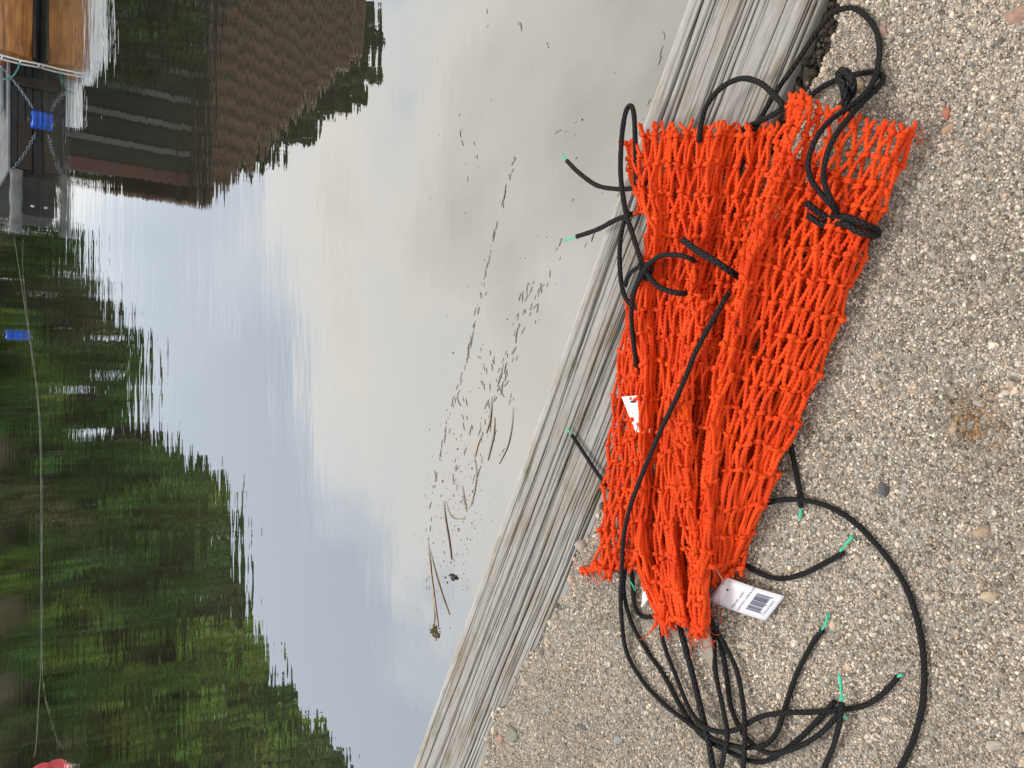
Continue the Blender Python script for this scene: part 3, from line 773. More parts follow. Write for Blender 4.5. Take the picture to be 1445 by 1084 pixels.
cord('black cord beside the beige strip leaving the frame between two others',
     [(994, 840, .012), (998, 862, .010), (1007, 900, .008), (1010, 950, .008), (1021, 1004, .016), (1026, 1040, .018), (1018, 1084, .008), (1010, 1140, .0030)])
cord('black cord curving right of the beige strip then straight down past the tangle',
     [(996, 850, .018), (1006, 880, .012), (1023, 911, .008), (1040, 948, .007), (1049, 997, .010), (1051, 1038, .018), (1049, 1084, .010), (1046, 1150, .0030)])
cord('black cord ending in a tuft of green under the other upright ends',
     [(992, 845, .006), (1000, 868, .0042), (1016, 905, .0030), (1026, 960, .0030), (1032, 1000, .0030), (1052, 1040, .0030), (1082, 1062, .011), (1116, 1058, .010), (1154, 1038, .009), (1184, 1008, .007)],
     tip=[[(1182, 1011, .008), (1188, 1010, .010), (1195, 1012, .008)]])
cord('short black cord end with tall green core standing at the bottom edge',
     [(1150, 1130, .0030), (1163, 1084, .0030), (1176, 1053, .006), (1185, 1018, .010), (1188, 992, .010)],
     tip=[[(1188, 990, .010), (1186, 970, .011), (1183, 951, .012)], [(1186, 986, .010), (1192, 984, .010)]])
cord('long black cord sweeping in a wide loop on the concrete right of the net',
     [(1050, 722, .0030), (1076, 712, .0030), (1109, 705, .009), (1154, 710, .0042), (1199, 732, .0030), (1244, 777, .0030), (1277, 826, .0030), (1296, 882, .0030), (1304, 941, .0030), (1301, 997, .0030), (1288, 1046, .0030), (1270, 1084, .0030), (1240, 1135, .0030)])
cord('short black cord end poking down from the right net edge across the loop',
     [(1108, 606, .006), (1117, 634, .0030), (1124, 672, .0030), (1129, 698, .0030), (1130, 716, .0035)], tip=[[(1129, 712, .0030), (1130, 722, .003), (1129, 733, .003)]])
cord('black cord curving from the lower net hem to a green tip on bare concrete',
     [(1028, 772, .006), (1046, 792, .0030), (1072, 809, .0030), (1102, 817, .0030), (1135, 809, .0030), (1165, 794, .0030), (1190, 780, .0030)], tip=[[(1186, 779, .0042), (1194, 767, .0042), (1203, 755, .0030)]])
cord('short black cord end resting on the weathered timber left of the net',
     [(862, 694, .0030), (845, 671, -.002), (834, 655, -.004), (823, 638, -.005), (807, 614, -.005)], tip=[[(809, 617, -.005), (803, 609, -.005), (799, 604, -.005)]])
cord('upper black cord end reaching out over the water with green tip',
     [(925, 250, .010), (905, 262, .008), (890, 266, .010), (873, 267, .012), (843, 262, .013), (817, 244, .014), (800, 227, .014)], tip=[[(803, 230, .014), (796, 223, .014), (793, 218, .014)]], r=.0026)
cord('lower black cord end reaching out over the water with green tip',
     [(920, 284, .006), (900, 299, .0030), (870, 310, .0030), (843, 324, .006), (814, 334, .008)], tip=[[(818, 332, .008), (806, 337, .008), (796, 341, .007)]], r=.0027)
cord('black cord bent into a narrow upright loop past the timber edge at the net top',
     [(898, 262, .014), (897, 239, .014), (896, 186, .018), (894, 158, .022), (889, 149, .023), (882, 162, .023), (877, 199, .023), (876, 249, .024), (883, 299, .026), (893, 332, .027), (904, 366, .031), (912, 384, .033), (930, 405, .034), (958, 414, .030), (972, 414, .020)], r=.0027)
cord('black cord curling in a half ring on the net and running down its left side',
     [(985, 372, .022), (974, 365, .034), (956, 360, .037), (933, 361, .037), (916, 373, .036), (905, 390, .034), (895, 412, .030), (891, 440, .027), (893, 473, .024), (897, 508, .016), (899, 525, .006)], r=.0025)
cord('black cord drooping over the timber edge between the two loose ends',
     [(890, 300, .006), (881, 313, .006), (875, 343, .008), (875, 383, .010), (880, 414, .014), (890, 430, .016), (904, 436, .014), (916, 434, .008)], r=.0026)
cord('thin black cord tied round the net edge where the loops cross',
     [(882, 404, .022), (886, 390, .026), (896, 380, .031), (910, 373, .033), (920, 378, .030), (912, 395, .028), (902, 372, .036)], r=.0023)
cord('stubby black cord end lying slanted on the middle fold',
     [(964, 339, .033), (986, 355, .036), (1013, 371, .034), (1032, 384, .026), (1044, 392, .016)], r=.0033)
cord('black cord arching in a half ring over the bare timber above the net',
     [(986, 200, .012), (990, 172, .014), (999, 146, .016), (1019, 123, .018), (1046, 111, .020), (1072, 117, .022), (1092, 134, .024), (1104, 150, .024), (1094, 160, .018), (1072, 171, .010), (1042, 186, .006), (1025, 196, .006)], r=.0026)
cord('long black cord looping over timber and concrete above the net top',
     [(1060, 190, .0030), (1093, 133, .006), (1116, 100, .006), (1136, 70, .0042), (1156, 40, .0030), (1176, 18, .0030), (1200, 11, .0030), (1219, 20, .0030), (1236, 43, .0030), (1241, 73, .0042), (1236, 106, .010), (1223, 130, .018), (1200, 150, .026), (1173, 169, .036), (1153, 193, .043), (1141, 226, .046), (1146, 256, .044), (1170, 286, .040), (1182, 300, .030)])
cord('second black cord folded back beside the top loop and down into the net',
     [(1130, 150, .008), (1150, 130, .006), (1173, 116, .006), (1203, 106, .006), (1233, 102, .006), (1246, 110, .006), (1239, 123, .010), (1219, 142, .018), (1200, 164, .030), (1178, 193, .042), (1165, 226, .045), (1163, 256, .043), (1174, 284, .040), (1184, 300, .026)])
cord('thick folded black cord end standing up at the net top between the loops',
     [(1196, 170, .014), (1194, 150, .020), (1191, 125, .026), (1184, 104, .026), (1192, 101, .027), (1202, 113, .025), (1203, 128, .020), (1198, 138, .014)], r=.0033)
cord('black cord wrapped twice round the right fold edge',
     [(1138, 286, .034), (1150, 296, .030), (1165, 306, .026), (1180, 306, .026), (1196, 307, .031), (1216, 315, .029), (1232, 322, .022), (1240, 328, .012), (1236, 333, .012), (1226, 331, .026), (1209, 326, .030), (1193, 316, .031), (1176, 318, .026), (1158, 316, .028), (1140, 304, .032)], r=.0027)

# ------------------------------------------------------------------ price tags and beige strip
M_card = simple('white_card', (.80, .80, .86), .45, .03, 60)
M_ink = simple('dark_blue_ink', (.045, .05, .12), .6)
M_hole = simple('punched_hole', (.02, .01, .01), .9)
M_clear = simple('clear_plastic_thread', (.55, .5, .48), .25)
def quad_tag(c4, zz, name, label):
    """card spanned by four corners: 0 hole/top, 1 far top, 2 far bottom, 3 hole/bottom"""
    W = [P(x, y, z) for (x, y), z in zip(c4, zz)]
    ex = (W[1]-W[0]+W[2]-W[3])/2; ey = (W[3]-W[0]+W[2]-W[1])/2
    org = W[0]; root = empty(name, tuple(org)); tag(root, label, 'tag')
    nr = np.cross(ex, ey); nr /= np.linalg.norm(nr)
    if nr[2] < 0: nr = -nr
    def pt(u, v, h=0): return ex*u+ey*v+nr*(h + .0022*math.sin(math.pi*u)*.8 - .0012*u)
    vs, fs = [], []; n, m_ = 14, 6
    for h in (0, -.0004):
        for i in range(n+1):
            for j in range(m_+1): vs.append(tuple(pt(i/n, j/m_, h)))
    S_ = (n+1)*(m_+1); id_ = lambda i, j, l: l*S_+i*(m_+1)+j
    for i in range(n):
        for j in range(m_):
            fs.append((id_(i,j,0), id_(i,j+1,0), id_(i+1,j+1,0), id_(i+1,j,0))); fs.append((id_(i,j,1), id_(i+1,j,1), id_(i+1,j+1,1), id_(i,j+1,1)))
    for i in range(n):
        fs.append((id_(i,0,0), id_(i+1,0,0), id_(i+1,0,1), id_(i,0,1))); fs.append((id_(i,m_,0), id_(i,m_,1), id_(i+1,m_,1), id_(i+1,m_,0)))
    for j in range(m_):
        fs.append((id_(0,j,0), id_(0,j,1), id_(0,j+1,1), id_(0,j+1,0))); fs.append((id_(n,j,0), id_(n,j+1,0), id_(n,j+1,1), id_(n,j,1)))
    mesh_py('card', vs, fs, M_card, root, True)
    hv = [tuple(pt(.17+.02*math.cos(q), .40+.035*math.sin(q), .0004)) for q in np.linspace(0, 2*math.pi, 12, endpoint=False)]
    mesh_py('punch_hole', hv, [tuple(range(12))], M_hole, root)
    return root, pt, ex, ey, nr
troot, pt, ex, ey, nr = quad_tag([(1024, 814), (1107, 838), (1079, 877), (1001, 844)], [.012, .008, .007, .010], 'price_tag', 'white price tag with barcode lying on concrete under the net end')
vs, fs = [], []
br = np.random.default_rng(3); v = .16
while v < .80:
    wd = br.choice([.010, .016, .028, .012]); 
    ve = .88 if (v < .20 or .45 < v < .50 or v > .76) else .845
    k = len(vs)
    us = np.linspace(.62, ve, 5)
    for u_ in us: vs += [tuple(pt(u_, v, .0005)), tuple(pt(u_, v+wd, .0005))]
    for i in range(4): fs.append((k+2*i, k+2*i+1, k+2*i+3, k+2*i+2))
    v += wd+br.choice([.010, .014, .022])
mesh_py('barcode', vs, fs, M_ink, troot)
def text_on(body, u0, v0, size, name):
    """writing that runs along -v of the card"""
    cu = bpy.data.curves.new(name, 'FONT'); cu.body = body; cu.size = 1; cu.extrude = 0
    to = bpy.data.objects.new(name, cu); COL.objects.link(to)
    bpy.context.view_layer.update()
    me = bpy.data.meshes.new_from_object(to.evaluated_get(bpy.context.evaluated_depsgraph_get()))
    COL.objects.unlink(to); bpy.data.objects.remove(to)
    me.name = name
    lu, lv = np.linalg.norm(ex), np.linalg.norm(ey)
    for vt in me.vertices:
        p = pt(u0-vt.co.y*size/lu, v0-vt.co.x*size/lv, .0005); vt.co = p
    me.materials.clear(); me.materials.append(M_ink)
    o = bpy.data.objects.new(name, me); COL.objects.link(o); o.parent = troot
text_on('ITEM NO. 264251', .44, .92, .0030, 'item_number_text')
text_on('GARNTEJTLI LAMBI BL-RUMMET', .54, .96, .0027, 'description_text')
text_on('5 707234 264251', .93, .84, .0029, 'barcode_digits')
def strand(name, pts, r, mat, label, cat):
    mb = MB(); mb.tube([tuple(x) for x in catmull(np.array([P(*p) for p in pts]), .002)], r, 6)
    return tag(mb.build(name, mat, None, True), label, cat)
strand('tag_thread', [(1002, 843, .014), (993, 838, .020), (985, 842, .022)], .0004, M_clear, 'clear plastic thread tying the barcode tag to the pleat', 'thread')
strand('tag_thread', [(999, 803, .022), (1009, 803, .024), (1016, 812, .018), (1022, 822, .012)], .0004, M_clear, 'clear plastic thread arched above the barcode tag', 'thread')
def blank_card(c4, zz, label):
    W = np.array([P(x, y, z) for (x, y), z in zip(c4, zz)]); b0 = W[0].copy()
    up = np.array([0, 0, -.0004]); n = len(W)
    vs = list(W-b0)+list(W-b0+up)
    o = mesh_py('price_tag', vs, [tuple(range(n)), tuple(range(n, 2*n))[::-1]]+[(i, (i+1) % n, n+(i+1) % n, n+i) for i in range(n)], M_card)
    o.location = b0; return tag(o, label, 'tag')
o = blank_card([(877, 560), (912, 557), (917, 611), (897, 610)], [.010, .012, .012, .010], 'white price tag tucked under the strands over the timber')
hv = [tuple(P(893+4*math.cos(q), 567+1.6*math.sin(q), .0125)-np.array(o.location)) for q in np.linspace(0, 6.28, 10, endpoint=False)]
mesh_py('punch_hole', hv, [tuple(range(10))], M_hole, o)
blank_card([(908, 818), (920, 826), (906, 858), (912, 836)][:2]+[(914, 846), (905, 858)], [.010, .010, .006, .005], 'white scrap of tag peeping out left of the gathered tail')
M_beige = simple('beige_plastic', (.33, .28, .21), .45, .08, 40)
W = [(984, 892), (996, 889), (1002, 900), (1005, 925), (1004, 948), (997, 930), (989, 908)]
pz_ = [.020, .020, .017, .012, .006, .010, .016]
top_ = np.array([P(x, y, z) for (x, y), z in zip(W, pz_)]); b0 = top_[0].copy(); n = len(W)
o = mesh_py('netting_needle', list(top_-b0)+list(top_-b0+np.array([0, 0, -.0016])), [tuple(range(n)), tuple(range(n, 2*n))[::-1]]+[(i, (i+1) % n, n+(i+1) % n, n+i) for i in range(n)], M_beige)
o.location = b0; bevel(o, .0005, 2); tag(o, 'beige pointed flat strip poking out of the gathered net tail', 'strip')

# ------------------------------------------------------------------ floating weed on the water
M_weed = tint_mat('dead_eelgrass', .55, .4, 90, bump=.0006)
wr = np.random.default_rng(13)
def blade_mesh(L, W, bend, seed, z=.0025):
    q = np.random.default_rng(seed); n = 9
    u = np.linspace(0, 1, n); ang = bend*(u-.5)*2; x = np.cumsum(np.cos(ang))/n*L; y = np.cumsum(np.sin(ang))/n*L
    x -= x.mean(); y -= y.mean()
    wdt = W*np.clip(np.sin(np.pi*(u*.9+.06)), .12, 1)*(1+.15*q.normal(0, 1, n))
    vs, fs = [], []
    for i in range(n):
        nx, ny = -math.sin(ang[i]), math.cos(ang[i])
        for a, h in ((-1, 0), (-.45, .8), (.45, .9), (1, 0)):
            vs.append((x[i]+nx*a*wdt[i], y[i]+ny*a*wdt[i], z*h+.0008))
    for i in range(n-1):
        for k in range(3): fs.append((4*i+k, 4*(i+1)+k, 4*(i+1)+k+1, 4*i+k+1))
    me = bpy.data.meshes.new('eelgrass_blade'); me.from_pydata(vs, [], fs); me.update()
    a = me.attributes.new('tint', 'FLOAT_COLOR', 'POINT'); b_ = np.array([(.20, .175, .13), (.27, .24, .18), (.14, .12, .09), (.32, .28, .21)][seed % 4])*np.array([1.6, 1.7, 1.85])
    c4 = np.ones((len(vs), 4), np.float32); c4[:, :3] = b_*(1+.2*q.normal(0, 1, (len(vs), 1))); a.data.foreach_set('color', c4.ravel())
    me.polygons.foreach_set('use_smooth', [True]*len(me.polygons)); me.materials.append(M_weed)
    return me
blades = [blade_mesh(.046*s, .0023*wd, bd, k) for k, (s, wd, bd) in enumerate([(1, 1, .1), (.7, 1.2, -.25), (1.5, .9, .2), (.5, 1.2, .4), (1.1, .8, -.1), (.8, 1.4, .15)])]
def blade(px, py, tx, ty, me=None, s=1.0, label='thin brown blade of dead eelgrass floating on the water', group='blades of eelgrass adrift'):
    p = P(px, py, ZW); p2 = P(px+tx, py+ty, ZW); d = p2-p
    o = bpy.data.objects.new('eelgrass_blade', me or blades[wr.integers(0, 6)]); COL.objects.link(o)
    o.location = (p[0], p[1], ZW+.0005); o.rotation_euler = (0, 0, math.atan2(d[1], d[0])); o.scale = (s*wr.uniform(.8, 1.2), s, s)
    tag(o, label, 'eelgrass', group)
trails = [([(726, 225), (708, 290), (692, 350), (682, 400), (672, 450), (660, 500), (648, 545), (634, 590), (622, 640), (612, 690), (607, 740), (604, 790), (602, 830)], 112, 2.6),
          ([(648, 155), (650, 190), (656, 225), (662, 260)], 6, 1.5), ([(667, 195), (672, 220), (678, 245)], 4, 2),
          ([(815, 170), (800, 182), (782, 188)], 4, 2), ([(925, 130), (910, 160), (890, 220), (868, 290), (860, 320)], 7, 4), ([(940, 30), (935, 70), (925, 100)], 4, 3),
          ([(790, 345), (780, 375), (770, 405), (760, 430), (750, 455)], 14, 6), ([(748, 395), (738, 440), (724, 480), (712, 520), (702, 560), (692, 600)], 48, 7),
          ([(765, 400), (745, 445), (732, 480), (722, 510), (708, 550)], 14, 6), ([(683, 500), (690, 560), (680, 620), (670, 680), (660, 720)], 44, 11), ([(652, 560), (660, 600), (650, 650), (640, 700)], 22, 11),
          ([(722, 545), (720, 600), (706, 650)], 5, 4), ([(840, 320), (822, 352), (812, 362)], 3, 5), ([(735, 30), (742, 50)], 2, 3), ([(686, 15), (690, 40)], 2, 3)]
nb = 0
for path, cnt, spread in trails:
    pa = np.array(path, float); seg = np.linalg.norm(np.diff(pa, axis=0), axis=1); cum = np.concatenate([[0], np.cumsum(seg)])
    for _ in range(cnt):
        t = wr.uniform(0, cum[-1]); i = min(np.searchsorted(cum, t, 'right')-1, len(seg)-1); f = (t-cum[i])/seg[i]
        p = pa[i]+(pa[i+1]-pa[i])*f; d = (pa[i+1]-pa[i])/seg[i]
        p = p + wr.normal(0, spread, 2)*[.6, .6]; a = wr.normal(0, .18); c, s = math.cos(a), math.sin(a)
        blade(p[0], p[1], d[0]*c-d[1]*s, d[0]*s+d[1]*c, s=wr.uniform(.3, .78)*(1 if p[0] > 690 else .85)); nb += 1
# loose crumbs, nobody could count them
cn = 900
cx = np.concatenate([wr.normal(642, 24, 380), wr.uniform(606, 900, 130)]); cy = np.concatenate([wr.normal(740, 75, 380), wr.uniform(60, 900, 130)])
ok_ = cx < 958-.358*cy; cx, cy = cx[ok_], cy[ok_]
pts = P(cx, cy, ZW); V, Fc, n = grit('', pts, wr.lognormal(math.log(.0017), .4, len(pts)), .35, .2)
cc = np.array([(.22, .19, .14), (.32, .28, .22), (.12, .10, .08), (.40, .37, .31)])[wr.choice(4, n)]
o = mesh_np('floating_crumbs', V, Fc, M_weed, cols=np.repeat(cc, 12, 0)); tag(o, 'scattered crumbs of weed and bark floating by the quay', 'debris', kind='stuff')
# larger reed stems and a weed clump
def reed(label, pts, r, col):
    w_ = catmull(np.array([P(x, y, ZW+.002) for x, y in pts]), .004); b0 = w_[0].copy()
    n = len(w_); mb = MB(); mb.tube([tuple(x-b0) for x in w_], [.78*r*(.35+.65*math.sin(math.pi*min(1, .15+.85*(1-i/n)))) for i in range(n)], 7)
    o = mb.build('reed_stem', simple('reed_'+str(len(bpy.data.materials)), tuple(1.9*c_ for c_ in col), .6, .25, 60), None, True); o.location = b0; o.scale = (1, 1, .5); tag(o, label, 'reed')
BR = (.20, .145, .095)
reed('longest pale brown reed lying at the outer edge of the drift', [(604, 765), (607, 800), (612, 840), (618, 885)], .0042, (.26, .20, .14))
reed('brown reed bending right from the drift tip', [(606, 775), (615, 810), (624, 840), (634, 868)], .0036, BR)
reed('slim brown reed beside the longest reed at the drift edge', [(607, 790), (610, 830), (613, 860), (612, 886)], .0028, (.16, .12, .08))
reed('dark straight stem in the middle of the drift', [(626, 708), (629, 735), (634, 765), (637, 790)], .0040, (.10, .07, .045))
reed('brown stem crossing the drift above the dark straight stem', [(628, 706), (636, 728), (648, 733), (656, 731)], .0022, BR)
reed('curved thin stem arched on the right of the drift', [(668, 640), (672, 665), (670, 690), (664, 715)], .0025, BR)
reed('brown stem along the drift below the arched stem', [(652, 685), (655, 705), (658, 722)], .0026, (.17, .12, .08))
reed('long curved blade drifting alone nearest the timber', [(724, 575), (722, 602), (716, 630), (704, 655)], .0026, (.15, .125, .09))
reed('broad dark blade in the upper part of the drift', [(698, 590), (696, 615), (688, 650)], .0038, (.17, .14, .10))
reed('dark blade next to the broad one in the drift', [(694, 560), (692, 590), (686, 612)], .0030, (.12, .10, .07))
reed('tan stem near the drift centre', [(680, 612), (674, 628), (670, 645)], .0030, (.24, .18, .12))
def clump(px, py, s, n, label, pal):
    q = np.random.default_rng(int(px)); p = P(px, py, ZW); pts = p+q.normal(0, s, (n, 3))*[1, 1.3, .12]; pts[:, 2] = ZW+np.abs(q.normal(0, .003, n))
    V, Fc, n_ = grit('', pts, q.lognormal(math.log(.004), .4, n), .6, .2); b0 = p.copy()
    o = mesh_np('weed_clump', V-b0, Fc, M_weed, cols=np.repeat(np.array(pal)[q.choice(len(pal), n_)], 12, 0)); o.location = b0; tag(o, label, 'seaweed')
clump(613, 890, .010, 60, 'clump of yellow brown bladder weed at the drift tip', [(.10, .075, .03), (.05, .04, .02), (.30, .20, .05), (.16, .13, .07)])
clump(641, 815, .006, 16, 'small dark tuft of weed in the lower drift', [(.04, .035, .03), (.07, .06, .045)])

# ------------------------------------------------------------------ far bank, trees, boathouse
def hill(name, xs, y0, y1, zf, mat, nx=60, ny=24, shear=0.0):
    V = []; 
    for i in range(nx+1):
        for j in range(ny+1):
            x = xs[0]+(xs[1]-xs[0])*i/nx; t = j/ny; y = y0+(y1-y0)*t
            V.append((x+shear*(y-y0), y+1.2*float(vnoise(x*.25, 1, 61))*(1-t), zf(x, t)+.25*float(vnoise(x*.7, y*.7, 62))*min(1, t*4)))
    Fq = [(i*(ny+1)+j, (i+1)*(ny+1)+j, (i+1)*(ny+1)+j+1, i*(ny+1)+j+1) for i in range(nx) for j in range(ny)]
    return mesh_py(name, V, Fq, mat, None, True)
def bank_mat():
    m, nt, b = new_mat('shore_bank'); tc = N(nt, 'ShaderNodeTexCoord')
    n1 = N(nt, 'ShaderNodeTexNoise'); n1.inputs['Scale'].default_value = 2.6; n1.inputs['Detail'].default_value = 9
    nt.links.new(tc.outputs['Object'], n1.inputs['Vector'])
    c = ramp(nt, n1.outputs['Fac'], [(.36, (.07, .055, .035)), (.46, (.16, .14, .095)), (.52, (.13, .115, .06)), (.62, (.06, .09, .03))])
    nt.links.new(c, b.inputs['Base Color']); b.inputs['Roughness'].default_value = .95
    bp = N(nt, 'ShaderNodeBump'); bp.inputs['Distance'].default_value = .3; nt.links.new(n1.outputs['Fac'], bp.inputs['Height']); nt.links.new(bp.outputs[0], b.inputs['Normal'])
    return m
M_bank = bank_mat()
def left_z(x, t):
    e = min(1, max(0, (4.6-x)/7))
    return ZW-.15 + (.15+2.7*min(1, t*4.5)+.6*t)*(.12+.88*e)
tag(hill('shore_bank', (-60, 5.2), 25, 46, left_z, M_bank, 90, 24), 'brown earthy shore bank under the trees', 'bank', kind='structure')
tag(hill('house_bank', (3.9, 40), 14.2, 40, lambda x, t: ZW-.1+.6*min(1, t*5)+1.2*t, M_bank, 50, 20, .27), 'low grassy bank the boathouse stands on', 'bank', kind='structure')

M_bark = simple('bark', (.09, .07, .055), .9, .35, 8, .02)
def crown_mesh(h, wd, n, leaf, seed, pal, base=.22, shape=1.0, clumps=60):
    q = np.random.default_rng(seed)
    cz = q.uniform(0, 1, clumps)**.85; ca = q.uniform(0, 6.283, clumps)
    prof_ = np.sin(np.pi*np.clip(cz*.86+.12, 0, 1))**shape
    cr = wd*.5*prof_*q.uniform(.25, 1, clumps)**.6
    cen = np.stack([cr*np.cos(ca), cr*np.sin(ca), h*(base+(1-base)*cz*.95)], 1)
    cs = q.uniform(.35, .85, clumps)*wd*.17
    k = q.integers(0, clumps, n); d = q.normal(0, 1, (n, 3)); d /= np.linalg.norm(d, axis=1)[:, None]
    p = cen[k]+d*(cs[k]*q.uniform(.3, 1, n)**.5)[:, None]*[1.15, 1.15, .8]
    a = q.normal(0, 1, (n, 3)); a /= np.linalg.norm(a, axis=1)[:, None]; b_ = np.cross(a, q.normal(0, 1, (n, 3))); b_ /= np.linalg.norm(b_, axis=1)[:, None]
    s = leaf*q.uniform(.6, 1.3, n)[:, None]
    V = np.stack([p-a*s, p+b_*s*.55, p+a*s, p-b_*s*.55], 1).reshape(-1, 3)
    ccol = np.array(pal)[q.integers(0, len(pal), clumps)]*q.uniform(.7, 1.3, clumps)[:, None]
    col = np.repeat(ccol[k]*q.uniform(.75, 1.25, n)[:, None], 4, 0)
    return V, np.arange(4*n).reshape(-1, 4), col, cen
G1 = np.array([2.3, 3.1, 2.0])*np.array([(.025, .05, .014), (.035, .065, .018), (.05, .075, .02), (.02, .035, .014)])
G2 = np.array([2.5, 3.0, 2.0])*np.array([(.05, .085, .018), (.07, .10, .022), (.04, .06, .02), (.09, .10, .03)])
G3 = np.array([2.3, 2.5, 2.1])*np.array([(.06, .055, .03), (.045, .06, .025), (.08, .075, .04), (.03, .04, .02)])
def tree(name, x, y, z, h, wd, seed, pal, label, n=5200, leaf=.17, cat='tree', group=None, base=.2, shape=.8, clumps=60):
    root = empty(name, (x, y, z)); tag(root, label, cat, group)
    V, Q, c, cen = crown_mesh(h, wd, n, leaf, seed, pal, base, shape, clumps)
    mesh_np('crown', V, Q, M_leaf, parent=root, smooth=False, cols=c)
    q = np.random.default_rng(seed+100); mb = MB()
    bend = q.normal(0, .04, 2)*h
    tp = [(bend[0]*t*t, bend[1]*t*t, h*.9*t-.2*(t == 0)) for t in np.linspace(0, 1, 8)]
    mb.tube(tp, [h*.013*(1-.85*t)+.02 for t in np.linspace(0, 1, 8)], 8)
    for k in range(min(9, len(cen))):
        c_ = cen[k]; t0 = max(.15, min(.85, (c_[2]-.12*h)/(h*.9))); b0 = Vector((bend[0]*t0*t0, bend[1]*t0*t0, h*.9*t0)); e = Vector(c_)
        mid = b0.lerp(e, .5)+Vector((0, 0, -.02*h)); mb.tube([b0, mid, e], [h*.009, h*.006, h*.002], 6)
    mb.build('trunk', M_bark, root, True)
    return root
sil = [(352, 118, 0), (382, 128, 0), (415, 150, 2), (450, 168, 2), (478, 200, 0), (515, 208, 1), (560, 200, 0), (600, 205, 2), (640, 240, 0), (672, 282, 0), (703, 322, 1), (742, 332, 0), (790, 336, 0), (835, 345, 2),
       (880, 362, 1), (925, 372, 1), (965, 392, 0), (1005, 412, 0), (1045, 445, 1), (1090, 488, 0), (1150, 500, 0), (1220, 505, 1), (1300, 505, 0)]
KN = ['dense dark green tree', 'light yellow green tree', 'brownish olive thin tree']
ORD = ['first', 'second', 'third', 'fourth', 'fifth', 'sixth', 'seventh', 'eighth', 'ninth', 'tenth', 'eleventh', 'twelfth', 'thirteenth', 'fourteenth', 'fifteenth', 'sixteenth', 'seventeenth', 'eighteenth', 'nineteenth', 'twentieth', 'twenty first', 'twenty second', 'twenty third']
for i, (py, v, kind) in enumerate(sil):
    Y = 29.5 + 2.2*((i*7) % 3)
    b = RF(v, py, Y); zb = ZW+left_z(b[0], .3)-ZW-.1
    h = b[2]-zb
    tree('tree', b[0], Y, zb, h*1.02, max(2.2, h*.52), 200+i, [G1, G2, G3][kind],
         KN[kind]+', '+ORD[i]+' from the gap in the shoreline',
         n=13000 if i > 8 else 5200, leaf=.21 if i > 8 else .16, group='trees along the far shore', base=.02, shape=.5, clumps=110 if i > 8 else 60)
# low shrubs fringing the bank
br_ = np.random.default_rng(91)
for i in range(9):
    x = 4.0-i*2.4+br_.normal(0, .25); h = br_.uniform(1.0, 2.2)
    tree('shrub', x, 26.6+br_.uniform(0, .9), left_z(x, .09)-.1, h*.8, 1.8, 300+i, [G3, G2, G1][i % 3], 'low shrub on the waterline of the wooded shore', n=1300, leaf=.12, cat='shrub', group='shrubs along the far waterline', base=.05, shape=.5, clumps=24)

for i in range(13):
    x = 1.0-i*1.75+br_.normal(0, .3); h = 1.6+i*.17+br_.uniform(0, .8)
    tree('bush', x, 28.2+br_.uniform(0, .8), left_z(x, .16)-.1, h*.8, 2.6, 340+i, [G1, G2, G1, G3][i % 4], 'dark broad bush between the shore shrubs and the tall trees', n=2600, leaf=.16, cat='bush', group='bushes under the far trees', base=.0, shape=.45, clumps=40)

# boathouse
H0 = RF(200, 248, 15.0)
GD = np.array([(.022, .05, .014), (.03, .062, .018), (.04, .07, .02), (.016, .035, .012)])*1.05
hs = empty('boathouse', (H0[0], 15.0, ZW+.35), math.radians(-13)); tag(hs, 'dark timber boathouse with brown tiled hip roof and pale posts', 'boathouse')
M_wall = simple('dark_boards', (.016, .02, .014), .8, .4, 3); M_post = simple('pale_posts', (.085, .088, .08), .7, .2, 4); M_red = simple('red_boards', (.085, .028, .022), .75, .25, 3)
M_tile = tint_mat('brown_pantiles', .75, .3, 2.2, bump=0)
M_dark = simple('dark_opening', (.012, .013, .013), .9)
EH = 2.85; HW = 11.0; HD = 8.0
wl = MB()
k = 0; x = .16
while x < HW-.1: wl.box(x, x+.19, 0.02+.012*(k % 2), .14, 0, EH); x += .192; k += 1
wl.box(HW-.1, HW, 0, HD, 0, EH); wl.box(.1, HW, HD-.1, HD, 0, EH); wl.build('front_wall', M_wall, hs)
lw_ = MB(); y = .16; k = 0
while y < HD-.1: lw_.box(.02+.012*(k % 2), .14, y, y+.19, 0, EH); y += .192; k += 1
lw_.build('side_wall', M_red, hs)
bevel(MB().box(-.06, .155, -.06, .155, 0, EH-.02).build('corner_board', M_red, hs), .01)
for k, xx in enumerate((.45, .92, 1.40, 1.88)): bevel(MB().box(xx, xx+.10, -.10, .0, 0, EH-.03).build('post', M_post, hs), .01)
for xx in (.58, 1.06, 1.54):
    MB().box(xx, xx+.30, -.02, .015, .5, 2.3).build('door_opening', M_dark, hs)
rise = 4.9; ov = .35; hip = 4.0
